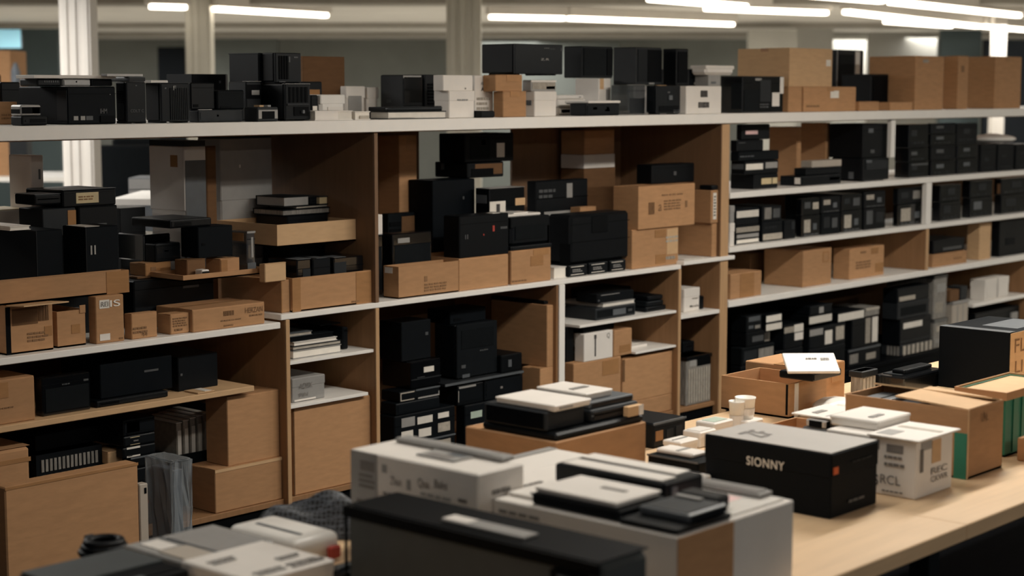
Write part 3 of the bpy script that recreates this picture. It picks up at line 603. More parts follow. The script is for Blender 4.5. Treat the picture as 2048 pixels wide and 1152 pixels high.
# ------------------------------------------------------------------ nearest bay, goods on the left middle shelf
it('open', 'cardboard_box', 'battered open kraft carton with a black strip at the near end', 'box', R(10, 105, 603, ML, .04, s=-40), 'kraft', [DC('black_strip', 'f', 0.0, 0, .10, .97, 'slot'), DC('dark_patch', 'f', .14, .58, .68, .92, 'kraft_dark'), LN('f', .45, .2, .9, .42, 3), BC('f', .70, .62, .92, .95, 'print_brown'), DC('stamp', 'f', .82, .3, .98, .5, 'kraft_in')], flaps=(('f', 176, .10),), m2='kraft_light')
it('open', 'cardboard_box', 'open kraft carton with a notched rim beside the battered one', 'box', R(114, 171, 624, ML, .05, d=.22), 'kraft', [DC('stamp', 'f', .5, .35, .8, .6, 'kraft_in'), DC('raised_rim', 'f', .8, .9, 1.0, 1.12, 'kraft', .003)])
it('carton', 'cardboard_box', 'upright kraft carton with white labels above and below', 'box', R(191, 248, 594, ML, .03, s=179, d=.2), 'kraft', [L('f', .13, .74, .48, .92), TX('f', .18, .78, .44, .88, 'REI', 'print_grey'), TX('f', .50, .76, .86, .90, 'IS', 'paper'), L('f', .12, .06, .48, .2, 'white'), LN('f', .8, .03, .95, .1, 1)], tape=False)
it('carton', 'cardboard_box', 'small kraft box beside the upright labelled carton, scribbled front', 'box', R(263, 315, 629, ML, .03, s=251), 'kraft', [LN('f', .05, .2, .6, .5, 2), TX('f', .38, .08, .6, .28, '44', 'print_brown')])
it('carton', 'cardboard_box', 'kraft box with grey stamped lines, between scribbled and long cartons', 'box', R(341, 379, 630, ML, .03, s=318), 'kraft', [LN('f', .12, .35, .9, .85, 4), LN('f', .2, .12, .7, .3, 1)])
it('carton', 'cardboard_box', 'long low kraft carton printed with a barcode and heading', 'box', R(385, 530, 621, ML, .015, d=.2), 'kraft', [BC('f', .42, .58, .56, .8, 'print_brown'), TX('f', .72, .60, .97, .84, 'HERZAN', 'print_brown'), LN('f', .38, .32, .66, .42, 1), LN('f', .78, .40, .98, .52, 1), LN('f', .42, .08, .55, .18, 1)])
lb = R(268, 432, 575, ML, .222, d=.27); lb = lb[:5] + (1.0,)
it('gloss', 'black_carton', 'long black case lying behind the small kraft boxes', 'box', lb, 'black', [DC('badge', 'f', .6, .75, .8, .8, 'logo_dim')])
k6 = it('carton', 'cardboard_box', 'narrow upright kraft carton at the step between the two shelves', 'box', R(562, 580, 562, MM, .03, s=445), 'kraft', [DC('edge_band', 'f', .0, .0, .12, 1.0, 'kraft_in')])
# tray and the black cartons on it
zt_top = PY(252, 540, YF + .06).z; zt_bot = PY(252, 585, YF + .06).z
xa, xb_ = PY(20, 560, YF + .06).x, PY(258, 560, YF + .06).x
it('gloss', 'black_carton', 'dark carton under the brown tray, in the gap beside the upright kraft carton', 'box', (PY(60, 600, YF + .3).x, PY(215, 600, YF + .3).x, YF + .27, YF + .5, ML, zt_bot), 'black', [DC('badge', 'f', .4, .5, .6, .6, 'logo_dim')])
xc_ = PY(-90, 560, YF + .06).x
tray = (xc_, xb_, YF + .06, YF + .56, zt_bot, zt_top)
it('open', 'cardboard_tray', 'long shallow kraft tray carrying two big black cartons', 'tray', tray, 'kraft', [DC('corner_flap', 'f', .86, .0, 1.0, .98, 'kraft_in')])
tf = zt_bot + .0055
p1 = it('carton', 'black_carton', 'big black carton at the near end of the brown tray', 'box', R(72, 126, 462, tf, .14, s=-60), 'blackcard', [DC('corner_band', 'f', .0, 0, .02, 1, 'charcoal')], tape=False)
p2 = it('carton', 'black_carton', 'big black carton with a white sheet on top, on the brown tray', 'box', R(171, 256, 455, tf, .10, s=128), 'blackcard', [TX('f', .13, .58, .29, .72, 'II', 'logo'), DC('corner_band', 'f', .0, 0, .012, 1, 'charcoal'), DC('top_sheet', 't', .05, .1, .5, .9, 'paper', .001)], tape=False)
it('book', 'white_booklet', 'pale booklets lying on the near black carton', 'book', R(20, 62, 447, p1, .20, d=.2, h=.014), 'paper')
b = it('carton', 'cardboard_box', 'lower flat kraft box in the pair beside the black cartons', 'box', R(275, 347, 555, lb, .262, s=250), 'kraft_dark')
k1 = it('carton', 'cardboard_box', 'upper flat kraft box under a glossy black case, nearest bay', 'box', R(291, 343, 528, b, .262, s=262), 'kraft_in', [DC('tape_end', 'f', .2, .4, .4, .7, 'print_brown')])
c1 = it('gloss', 'black_carton', 'glossy black case with a bright edge on the flat kraft box', 'box', R(287, 342, 470, k1, .335, d=.15), 'black_gloss', [DC('edge_band', 'f', .0, .02, .03, .95, 'slate'), DC('window', 'f', .1, .1, .5, .9, 'slot')])  # slate edge_band paints the highlight along the upright edge
it('flat', 'router', 'small square router leaning before the glossy black case', 'router', R(311, 362, 488, k1, .265, d=.06), 'black', [DC('badge', 'f', .35, .55, .5, .62, 'logo_dim')])
plank_z0 = 1.0
pk = it('open', 'cardboard_tray', 'long thin kraft tray of small boxes, over the long black case', 'tray', (PY(366, 555, YF + .08).x, PY(534, 540, YF + .08).x, YF + .08, YF + .50, plank_z0, PY(524, 533, YF + .08).z - .005), 'kraft')
pf = plank_z0 + .0055
k3 = it('carton', 'cardboard_box', 'first small kraft box in the thin tray, below the black carton', 'box', R(374, 412, 521, pf, .14, s=352), 'kraft_dark')
k4 = it('carton', 'cardboard_box', 'second small kraft box in the thin tray, two-toned front', 'box', R(441, 480, 519, pf, .14, s=414), 'kraft', [DC('dark_patch', 'f', .02, .05, .35, .95, 'kraft_in')])
it('flat', 'external_drive', 'tiny white drive lying in the thin kraft tray', 'drive', R(404, 420, 540, pf, .09, d=.04), 'white')
zc3 = max(k3[5], k4[5])
c3 = it('carton', 'black_carton', 'black carton standing on the small boxes in the thin tray', 'box', R(396, 466, 455, zc3, .16, s=364), 'blackcard', tape=False, dec=[DC('label', 'f', .1, .4, .2, .48, 'slot')])
it('flat', 'laptop', 'flat black device with a raised rim on that tray-top black carton', 'laptop', R(340, 424, 437, c3, .18, d=.22, h=.03), 'black', [SL('vent', 'f', .1, .2, .5, .7, 3, False)])
it('gloss', 'display_case', 'smoky plastic case holding a grey label in the thin kraft tray', 'case', R(494, 531, 463, pf, .13, s=464), 'smoke', [L('f', .48, .35, .72, .85, 'grey'), DC('label', 'l', .1, .75, .8, .95, 'kraft_in'), DC('edge_band', 'f', .0, .95, 1, 1, 'grey'), DC('base_band', 'f', 0, 0, 1, .22, 'slate')])
it('carton', 'cardboard_box', 'small kraft box sitting on top of the narrow upright carton', 'box', R(530, 573, 529, k6, .025, s=521), 'kraft_light')
# tall white towers at the back
it('lid', 'appliance', 'tall off-white cabinet with a brown badge and dark top, open bay', 'appliance', R(368, 411, 294, ML, .38, s=302), 'white', [DC('badge', 'l', .62, .88, .82, .95, 'kraft_in'), DC('side_panel', 'f', .02, .02, .98, .92, 'slate'), DC('top_cap', 't', .0, .0, 1, 1, 'charcoal', .02)], bev=.008)  # white body, slate front: light from the left put into the colours
it('carton', 'cardboard_box', 'brown carton strip between the tall white and grey cabinets', 'box', (3.922, 3.966, 5.0, 5.03, MM - .019, 1.437), 'kraft_dark')
it('lid', 'appliance', 'tall plain grey cabinet beside the wooden divider', 'appliance', R(440, 543, 278, MM, .44, d=.13), 'grey', [DC('badge', 'f', .35, .82, .38, .84, 'white'), DC('top_cap', 't', .0, .0, 1, 1, 'charcoal', .02)], bev=.006)
it('lid', 'appliance', 'low white tower with a round mark, far corner of the open bay', 'appliance', R(50, 86, 312, ML, .58, s=10, d=.14), 'white', [DC('badge', 'f', .6, .86, .76, .92, 'slate')], bev=.006)
v2 = it('carton', 'black_carton', 'dark olive box with a brown end, rear of the open bay', 'box', R(85, 152, 411, ML, .30, d=.14), 'charcoal', [DC('brown_end', 'f', .75, .0, 1.0, .98, 'kraft_in')], tape=False)
v2b = it('gloss', 'black_carton', 'black box behind the white sheeted carton, rear of the open bay', 'box', R(158, 236, 414, ML, .30, d=.16), 'black', [DC('badge', 'f', .4, .8, .7, .86, 'logo_dim')])
it('gloss', 'disc_player', 'black player with a cream label, topmost at the open bay rear', 'player', R(126, 233, 381, v2b, .30, d=.22), 'black', [L('f', .24, .2, .66, .82, 'cream'), LN('f', .28, .35, .6, .65, 2, 'print_brown'), DC('edge_band', 't', 0, 0, 1, .1, 'slate')])
it('flat', 'disc_player', 'slim black player on the dark olive box', 'player', R(70, 123, 390, v2, .31, d=.12), 'black', [DC('disc_slot', 'f', .1, .5, .9, .6, 'slot'), DC('edge_band', 't', 0, 0, 1, 1, 'slate')])
it('carton', 'grey_carton', 'dull grey box beside the tall off-white cabinet, open bay', 'box', R(240, 292, 417, ML, .56, d=.12), 'charcoal', tape=False, dec=[DC('top_sheet', 't', 0, 0, 1, 1, 'grey')])
it('book', 'white_booklet', 'stack of pale books low at the near edge of the open bay', 'book', R(-10, 58, 420, ML, .60, d=.15), 'cream')
# ------------------------------------------------------------------ middle shelf, centre
m1 = it('open', 'cardboard_box', 'longest open kraft box on the middle shelf, filled with black gear', 'box', R(582, 771, 557, MM, .02, d=.45), 'kraft', [DC('corner_flap', 'f', .80, .0, 1.0, .97, 'kraft_in'), LN('f', .74, .05, .84, .14, 1), DC('corner_flap', 'f', .0, .0, .10, .99, 'kraft_in')])
m2_ = it('open', 'cardboard_box', 'open kraft box with a stamped arrow and white tape on its side', 'box', R(797, 917, 534, MM, .02, s=770), 'kraft', [LN('f', .42, .12, .80, .40, 3, 'print_brown'), DC('stamp', 'f', .42, .45, .47, .62, 'print_brown'), DC('white_tape', 'l', .1, .78, .6, .96, 'white')])
m3 = it('carton', 'cardboard_box', 'plain closed kraft box under the black carton with red marks', 'box', R(918, 1017, 519, MM, .02, d=.42), 'kraft')
m4 = it('carton', 'cardboard_box', 'closed kraft box with a taped corner under the paper-topped case', 'box', R(1019, 1102, 504, MM, .02, d=.36), 'kraft', [DC('tape_end', 'f', .48, .5, .8, .8, 'kraft_in'), LN('f', .02, .05, .4, .14, 1), DC('tape_end', 'f', .55, .82, .95, 1.0, 'tape')])
f = m1[4] + .006
# gear inside m1
it('gloss', 'disc_player', 'first small black device with a silver top in the long kraft box', 'device', R(594, 622, 520, f, .05, d=.16), 'black_gloss', [DC('edge_band', 't', 0, 0, 1, .4, 'slate'), DC('window', 'f', .4, .4, .95, .8, 'charcoal')])
it('gloss', 'disc_player', 'second small black device with a silver top in the long kraft box', 'device', R(626, 662, 518, f, .05, d=.16), 'black', [DC('edge_band', 't', .2, 0, .8, .4, 'slate')])
it('gloss', 'disc_player', 'third, glossiest black device in the long kraft box', 'device', R(668, 734, 516, f, .05, d=.18), 'black_gloss', [DC('window', 'f', .0, .3, .4, .9, 'charcoal'), DC('edge_band', 't', 0, 0, .4, .4, 'slate')])
zK = PY(554, 495, YF + .1).z
it('carton', 'black_carton', 'wide black carton supporting the raised kraft tray', 'box', (PY(585, 500, YF + .26).x, PY(700, 500, YF + .26).x, YF + .26, YF + .44, f, zK), 'black', tape=False, dec=[DC('badge', 'f', .4, .3, .6, .4, 'logo_dim')])
n5c = it('gloss', 'display_case', 'glossy black case at the end of the long open kraft box', 'case', R(738, 766, 472, f, .10, d=.2), 'black_gloss', [DC('edge_band', 't', .0, 0, 1, .12, 'slate'), DC('window', 'f', .1, .1, .9, .8, 'black_soft')])
k7 = it('open', 'cardboard_tray', 'raised kraft tray of flat books above the long open box', 'tray', (PY(554, 470, YF + .1).x, PY(728, 450, YF + .1).x, YF + .1, YF + .46, zK, PY(554, 450, YF + .1).z), 'kraft_light')
kf = zK + .0055
q = it('gloss', 'black_carton', 'black case filling the raised kraft tray under the books', 'box', R(575, 735, 432, kf, .24, d=.18), 'black', [DC('badge', 'f', .55, .5, .7, .6, 'logo_dim')])
q1_ = it('book', 'book', 'grey backed book lowest in the pile on the raised tray', 'book', R(566, 700, 420, q, .24, d=.17), 'black_soft', m2='mediagrey', group='books on the raised kraft tray')
q2_ = it('book', 'book', 'white book angled in the middle of the raised tray pile', 'book', R(590, 695, 413, q1_, .25, d=.15), 'charcoal', m2='paper_dim', yaw=.05, group='books on the raised kraft tray')
q3_ = it('book', 'book', 'thick white book near the grey cabinet, top of the raised tray pile', 'book', R(568, 619, 394, q2_, .25, d=.16), 'black_soft', m2='grey', group='books on the raised kraft tray')
it('book', 'book', 'thick cream book next to the white one, top of the raised tray pile', 'book', R(637, 671, 393, q2_, .25, d=.15), 'charcoal', m2='cream', group='books on the raised kraft tray')
it('gloss', 'black_carton', 'small black box wedged between the two thick books', 'box', R(621, 635, 394, q2_, .26, d=.12), 'black', [DC('badge', 'f', .3, .4, .7, .5, 'slot')])
it('carton', 'white_carton', 'small plain white card box on the glossy case beside the raised tray', 'box', R(733, 766, 431, n5c, .11, d=.1), 'white', tape=False)
it('carton', 'black_carton', 'dark box with a brown patch behind the two-line labelled case', 'box', R(776, 830, 428, MM, .40, d=.14), 'black_soft', [DC('brown_patch', 'f', .5, .55, .98, .95, 'kraft_dark'), SL('vent', 'f', .05, .6, .45, .9, 3, False)], tape=False)
it('carton', 'cardboard_box', 'tall shadowed kraft carton just past the wooden divider', 'box', R(798, 834, 272, MM, .44, s=758, d=.13), 'kraft', [DC('tape_end', 'f', .4, .9, .6, 1, 'tape')])
n1 = it('gloss', 'disc_case', 'glossy black case with a silver strip in the stamped kraft box', 'case', R(809, 887, 470, m2_[4] + .006, .04, d=.13), 'black_gloss', [DC('silver_strip', 'f', .12, .84, .42, .92, 'logo'), LN('f', .06, .42, .78, .48, 1, 'logo_dim'), DC('window', 'f', .04, .4, .96, .8, 'black_soft')])
it('gloss', 'disc_case', 'black carton with red and white marks on the plain kraft box', 'box', R(919, 1018, 433, m3, .03, s=889), 'black', [DC('badge', 'f', .66, .58, .70, .72, 'red'), DC('badge', 'f', .47, .5, .49, .54, 'red'), LN('f', .82, .6, .96, .7, 1, 'logo_dim'), TX('f', .1, .45, .16, .56, 'll', 'logo_dim'), DC('seal', 't', .7, .1, .85, .5, 'paper')])
q = it('flat', 'laptop', 'slim black laptop on the kraft box with the taped corner', 'laptop', R(1021, 1104, 494, m4, .03, d=.28), 'black', bev=.003)
q = it('lid', 'black_carton', 'rounded black case topped by white wrapping, beside the red marked carton', 'box', R(1022, 1098, 436, q, .05, d=.2), 'black', [DC('window', 'f', .1, .2, .9, .7, 'black_soft')], bev=.01)
it('board', 'white_booklet', 'crumpled white wrapping on the rounded black case', 'paper', R(1010, 1082, 428, q, .07, d=.18, h=.012), 'white', [DC('fold', 't', .3, .1, .7, .8, 'whitegloss', .004)], bev=.005)
h5 = None
dr = []
for i, (a, b_, lab) in enumerate(((1137, 1175, 'first'), (1178, 1216, 'second'), (1219, 1252, 'third'))):
    bb = R(a, b_, 531, MM, .03, d=.25)
    if h5 is None: h5 = bb[5]
    bb = bb[:5] + (h5,)
    dr.append(it('flat', 'external_drive', '%s white-labelled drive along the row under the wide black computer' % lab, 'drive', bb, 'black', [L('f', .12, .15, .8, .85), LN('f', .2, .35, .7, .65, 2, 'grey')], group='labelled drives under the wide black computer'))
it('book', 'white_booklet', 'flat white box protruding next to the labelled drives', 'box', R(1104, 1133, 536, MM, .04, d=.2), 'white')
it('gloss', 'disc_player', 'wide black computer case lying on the row of labelled drives', 'computer', R(1141, 1259, 431, dr[0], .035, s=1097), 'black', [DC('window', 'f', .35, .6, .62, .95, 'black_gloss'), DC('crease', 'f', .0, .44, 1, .45, 'slot'), DC('foot_band', 'l', .55, .0, 1.0, .42, 'slot')], bev=.012)
v5 = it('carton', 'black_carton', 'broad black carton standing behind the red marked carton', 'box', R(858, 950, 362, MM, .30, s=792, d=.19), 'blackcard', [DC('badge', 'f', .7, .8, .74, .83, 'logo_dim')], tape=False)
v6 = it('gloss', 'black_carton', 'black carton with brownish window on top of the broad black one', 'box', R(935, 1008, 326, v5, .32, s=872, d=.15), 'black', [DC('window', 'f', .2, .2, .95, .9, 'kraft_dark'), DC('window', 'f', .1, .1, .7, .6, 'slot', .002), DC('badge', 'l', .2, .5, .3, .9, 'slate')])
it('gloss', 'black_carton', 'uppermost black carton with a white card under the top shelf', 'box', R(930, 1028, 268, v6, .325, s=880, d=.15), 'black', [L('f', .64, .15, .80, .65, 'white'), DC('badge', 'f', .32, .6, .42, .78, 'kraft_in'), DC('window', 'f', .1, .1, .5, .9, 'black_soft')])
it('gloss', 'disc_player', 'black case with a white label and tan tag behind the wrapped case', 'player', R(979, 1050, 378, MM, .20, s=953, d=.09), 'black_gloss', [L('f', .0, .70, .44, .86), DC('badge', 'f', .18, .71, .28, .83, 'print_black', .002), DC('tag', 'f', .72, .80, 1.0, .88, 'kraft_light'), DC('edge_band', 't', 0, 0, 1, 1, 'grey'), L('l', .1, .84, .8, .93, 'slate')])
it('gloss', 'black_carton', 'wide black carton with dim stickers behind the wide computer', 'box', R(1072, 1176, 363, MM, .25, s=1056, d=.14), 'black', [DC('sticker', 'f', .58, .80, .69, .96, 'grey'), LN('f', .05, .80, .36, .92, 2, 'logo_dim'), DC('silver_strip', 'f', .15, .62, .95, .66, 'grey')])
v9 = it('carton', 'cardboard_box', 'shadowed brown carton stack base behind the open kraft parcels', 'box', R(1168, 1231, 338, MM, .42, d=.14), 'kraft_dark')
v10 = it('carton', 'white_carton', 'white box tucked under a kraft one just below the top shelf', 'box', R(1168, 1230, 310, v9, .42, d=.14), 'white', tape=False)
it('carton', 'cardboard_box', 'kraft box on the white one just below the top shelf', 'box', R(1169, 1229, 262, v10, .42, d=.14), 'kraft')
q4 = it('carton', 'cardboard_box', 'kraft carton with pale shipping labels under the printed carton', 'box', R(1264, 1357, 461, MM, .03, d=.4), 'kraft', [DC('label', 'f', .48, .75, .72, .95, 'kraft_in'), LN('f', .72, .58, .98, .78, 2, 'paper_dim'), DC('label', 'f', .5, .06, .72, .3, 'kraft_in'), LN('f', .72, .12, .92, .26, 1, 'paper_dim'), DC('label', 'f', .74, .28, .98, .95, 'kraft_light')])
q1b = it('carton', 'cardboard_box', 'kraft carton printed with symbols, black devices stacked on its top', 'box', R(1277, 1390, 374, q4, .02, s=1229), 'kraft', [BC('f', .17, .34, .27, .62, 'print_brown'), TX('f', .34, .40, .40, .56, 'a', 'print_brown'), LN('f', .44, .40, .76, .66, 4), LN('f', .40, .74, .80, .80, 1), DC('stamp', 'f', .82, .44, .86, .6, 'print_brown')])
it('carton', 'cardboard_box', 'small kraft flap box leaning beside the symbol-printed carton', 'box', (q4[0] - .16, q4[0] - .05, YF + .19, YF + .40, MM, PY(1215, 411, YF + .19).z), 'kraft', [LN('f', .2, .3, .8, .5, 2)])
qq = it('gloss', 'laptop', 'black flat case lying on the symbol-printed kraft carton', 'laptop', R(1304, 1389, 330, q1b, .10, s=1275), 'black', [DC('badge', 'f', .5, .4, .56, .6, 'logo_dim')])
q5 = it('carton', 'cardboard_box', 'shaded kraft carton under the one with the tall label', 'box', R(1424, 1440, 447, U5T, .02, d=.45), 'kraft')
q2c = it('carton', 'cardboard_box', 'kraft carton with one tall printed label by the wide divider', 'box', R(1422, 1440, 381, q5, .015, s=1391), 'kraft', [L('f', .28, .12, .72, .92, 'paper'), LN('f', .36, .2, .64, .85, 7, 'print_grey')], tape=False)
it('flat', 'laptop', 'thin black device lying on the tall-label carton', 'device', R(1423, 1439, 371, q2c, .018, d=.07), 'black')
it('board', 'paper_sheet', 'loose white sheets lying on the short shelf below the shaded carton', 'paper', (xr(1372), xr(1412), YF + .01, YF + .12, U5T + .0002, U5T + .004), 'paper', [DC('fold', 't', .1, .1, .5, .9, 'white', .001)])
# ------------------------------------------------------------------ nearest bay, below the left shelf
it('carton', 'cardboard_box', 'kraft carton at the near end of the brown board, plain lit front', 'box', R(-30, 70, 766, KS, .03, d=.35), 'kraft', [DC('dark_patch', 'f', .2, .6, .46, .95, 'kraft_in'), LN('f', .25, .35, .55, .4, 1)])
q = it('gloss', 'black_carton', 'black glossy carton next to the plain kraft one on the brown board', 'box', R(84, 182, 757, KS, .05, s=72, d=.25), 'black_gloss', [DC('window', 'f', .06, .1, .95, .7, 'black_soft', .002), LN('f', .4, .74, .6, .8, 1, 'logo_dim'), DC('badge', 'f', .85, .78, .95, .83, 'logo_dim')])
q = it('flat', 'disc_player', 'long low black player on the middle of the brown board', 'player', R(194, 338, 803, KS, .05, d=.25), 'black', [DC('edge_band', 'f', .0, .9, 1.0, 1.0, 'charcoal'), SL('vent', 'f', .05, .3, .3, .7, 4, False)])
it('carton', 'black_carton', 'big black carton resting on the long low player', 'box', R(200, 345, 730, q, .07, d=.22), 'blackcard', tape=False, dec=[DC('badge', 'f', .6, .6, .8, .66, 'logo_dim')])
it('carton', 'black_carton', 'black carton at the far end of the brown board', 'box', R(356, 436, 715, KS, .10, d=.3), 'black', tape=False, dec=[DC('badge', 'f', .05, .45, .1, .52, 'logo_dim')])
it('board', 'paper_sheet', 'bent pale cardboard scrap at the lip of the brown board', 'paper', (xr(395), xr(430), YF + .015, YF + .09, KS + .0004, KS + .005), 'kraft_light', [DC('fold', 't', .5, .1, .9, .9, 'paper', .001)])
kl = it('carton', 'cardboard_box', 'large kraft carton low in the nearest unit with a shaded side', 'box', R(430, 573, 941, BASE, .03, s=379), 'kraft', [DC('edge_band', 'f', .0, .93, 1.0, 1.0, 'kraft_light')])
ku = it('carton', 'cardboard_box', 'tall plain kraft carton standing on the large low one', 'box', R(455, 573, 796, kl, .04, d=.12, ym=860), 'kraft')
# disc folders standing on the kraft carton base
g0 = it('open', 'file_crate', 'dark crate of standing white folders beside the tall plain kraft carton', 'crate', (PY(352, 860, YF + .22).x - .012, PY(352, 860, YF + .22).x + .163, YF + .20, YF + .42, BASE, PY(352, 912, YF + .20).z), 'black_soft')
for i in range(5):
    xa_ = PY(352, 860, YF + .22).x + i * .030
    it('book', 'file_folder', '%s white folder standing in the dark crate, counted from the clear bag' % ('first', 'second', 'third', 'fourth', 'fifth')[i], 'folder', (xa_, xa_ + .027, YF + .22, YF + .40, BASE + .006, PY(352, 846 - i * 2.5, YF + .22).z), 'paper', m2='paper_dim', group='white folders in the dark crate', dec=[DC('spine_label', 'f', .2, .3, .8, .9, 'paper')])
it('gloss', 'black_carton', 'dark upright case closing the end of the folder crate', 'case', (PY(352, 860, YF + .22).x + .165, PY(352, 860, YF + .22).x + .182, YF + .22, YF + .42, BASE, PY(424, 812, YF + .22).z), 'black', [DC('window', 'l', .1, .1, .9, .9, 'black_gloss')])
x0_ = xr(262); prev = BASE
zz = [935, 912, 890, 868, 835]
ordn = ['lowest', 'second', 'third', 'fourth', 'topmost']
for i, y in enumerate(zz):
    zt = PY(282, y, YF + .08).z
    dec = [[DC('badge', 'f', .1, .3, .9, .5, 'charcoal'), LN('f', .2, .34, .8, .46, 1, 'orange')], [DC('edge_band', 'f', 0, .85, 1, 1, 'slate')], [L('f', .12, .05, .52, .98, 'paper'), LN('f', .16, .1, .3, .3, 1, 'print_black')], [L('f', .2, .15, .5, .85, 'cream'), LN('f', .3, .4, .45, .6, 1, 'print_grey')], [DC('window', 'f', .1, .1, .5, .9, 'slot')]][i]
    b = it('flat', 'disc_case', '%s black case in the labelled pile behind the clear bag' % ordn[i], 'case', (x0_ + (.0 if i % 2 else .004), xr(332), YF + .08, YF + .32, prev, zt), 'black', dec, group='labelled black cases in the nearest unit', m2='black')
    prev = zt
zz = PY(80, 903, YF + .2).z
it('open', 'file_crate', 'black crate packed with pale labelled discs behind the big brown panel', 'crate', (PY(72, 930, YF + .15).x, PY(205, 930, YF + .15).x, YF + .15, YF + .45, BASE, zz), 'black', [SL('disc_spine', 'f', .06, .80, .94, .94, 14, True, 'mediagrey'), SL('disc_spine', 'f', .06, .62, .94, .76, 9, True, 'paper_dim')])
it('carton', 'black_carton', 'dark carton filling the back of the near unit over the disc crate', 'box', (PY(72, 930, YF + .2).x, PY(205, 930, YF + .2).x, YF + .20, YF + .44, zz, PY(80, 870, YF + .2).z), 'black', tape=False, dec=[DC('badge', 'f', .7, .2, .9, .5, 'black_soft')])
it('carton', 'cardboard_box', 'kraft carton with a rounded lid behind the big brown panel', 'box', R(-40, 62, 908, BASE, .04, d=.4), 'kraft', [DC('edge_band', 'f', 0, .86, 1, .9, 'kraft_in')], bev=.012)
YP = 4.22
pz = PY(140, 951, YP).z
big = (PY(10, 1000, YP).x, PY(278, 1000, YP).x, YP, YP + .06, 0, pz)
it('carton', 'flattened_carton', 'large flattened brown carton standing on the floor like a blank panel', 'box', big, 'kraft', tape=False, bev=.004, dec=[DC('edge_band', 'f', 0, .985, 1, 1, 'kraft_in')])
bs = it('gloss', 'black_carton', 'dark carton just behind the far end of the big brown panel', 'box', (PY(212, 940, YF + .10).x, PY(247, 940, YF + .10).x, YF + .10, YF + .3, BASE, PY(212, 934, YF + .10).z), 'black', [DC('badge', 'f', .3, .8, .5, .9, 'slot')])
it('carton', 'cardboard_box', 'small tan box peeping over the far end of the big brown panel', 'box', (PY(213, 915, YF + .12).x, PY(246, 915, YF + .12).x, YF + .12, YF + .22, bs[5], PY(213, 906, YF + .12).z), 'kraft_light')
it('board', 'display_board', 'white upright board with a dark hole beside the large brown panel', 'panel', (PY(279, 1000, 4.3).x, PY(297, 1000, 4.3).x, 4.30, 4.33, 0, PY(285, 968, 4.3).z), 'greybeige', [DC('hole', 'f', .55, .93, .8, .97, 'slot')], bev=.003)
bag = (PY(345, 980, 4.36).x, PY(384, 980, 4.36).x, 4.36, 4.5, 0, PY(345, 922, 4.36).z)
g = bmesh.new()
w_, d_, h_ = bag[1] - bag[0], bag[3] - bag[2], bag[5]
bmesh.ops.create_grid(g, x_segments=1, y_segments=1, size=.001); g.clear()
bx(g, -w_/2, w_/2, -d_/2, d_/2, 0, h_, .006)
bmesh.ops.subdivide_edges(g, edges=g.edges[:], cuts=5, use_grid_fill=True)
for v in g.verts:
    v.co += Vector((rnd.uniform(-1, 1), rnd.uniform(-1, 1), 0)) * .006
    if v.co.x > 0 and v.co.z < h_ * .5: v.co.x *= .75
o = obj('plastic_bag', g, 'clear'); o.location = ((bag[0] + bag[1]) / 2, (bag[2] + bag[3]) / 2, 0); tag(o, 'tall crinkled clear plastic bag beside the large low kraft carton', 'bag')
g = bmesh.new(); bx(g, -w_/2 + .012, -w_/2 + .05, -d_/2 + .012, d_/2 - .012, .002, h_ * .93, .003); obj('insert_card', g, 'bluegrey', o)
# ------------------------------------------------------------------ book cubbies
prev = U2A
for n, (a, b_, y, m, pg, sb, lab) in enumerate(((598, 683, 700, 'grey', 'paper', .04, 'widest pale book at the bottom of the cubby pile'), (600, 683, 691, 'charcoal', 'paper_dim', .045, 'dark grey book second in the cubby pile'), (604, 675, 683, 'white', 'paper', .05, 'thin white book third in the cubby pile'), (590, 668, 672, 'black_soft', 'slot', .06, 'black folder fourth in the cubby pile'), (584, 625, 664, 'slate', 'paper_dim', .06, 'short grey booklet topmost in the cubby pile'))):
    zt = PY(602, y, YF + sb).z
    prev = it('book', 'book', lab, 'book', (xr(a), PY(b_, y, YF + sb).x, YF + sb, YF + sb + .25, z1(prev), zt), m, m2=pg, group='books piled in the cubby')
it('gloss', 'router', 'black upright box at the end of the cubby book pile', 'router', R(686, 697, 655, U2A, .08, d=.25), 'black', [DC('badge', 'f', .2, .8, .8, .9, 'slot')])
it('flat', 'router', 'black slab resting on the topmost booklets in the cubby', 'router', R(640, 682, 650, prev, .12, d=.16), 'black')
it('lid', 'white_carton', 'white carton with grey print in the lower cubby', 'box', R(584, 650, 759, U2B, .04, d=.25), 'grey', [TX('f', .20, .56, .60, .78, 'ADIIX', 'print_grey'), TX('f', .20, .22, .46, .38, 'PIN', 'print_grey'), DC('label', 'f', .05, .05, .7, .12, 'white')])
it('carton', 'cardboard_box', 'big blank kraft carton filling the unit below the cubbies', 'box', R(587, 755, 818, BASE, .03, d=.45, ym=900), 'kraft', [DC('edge_band', 'f', 0, 0, .012, 1, 'kraft_dark')])
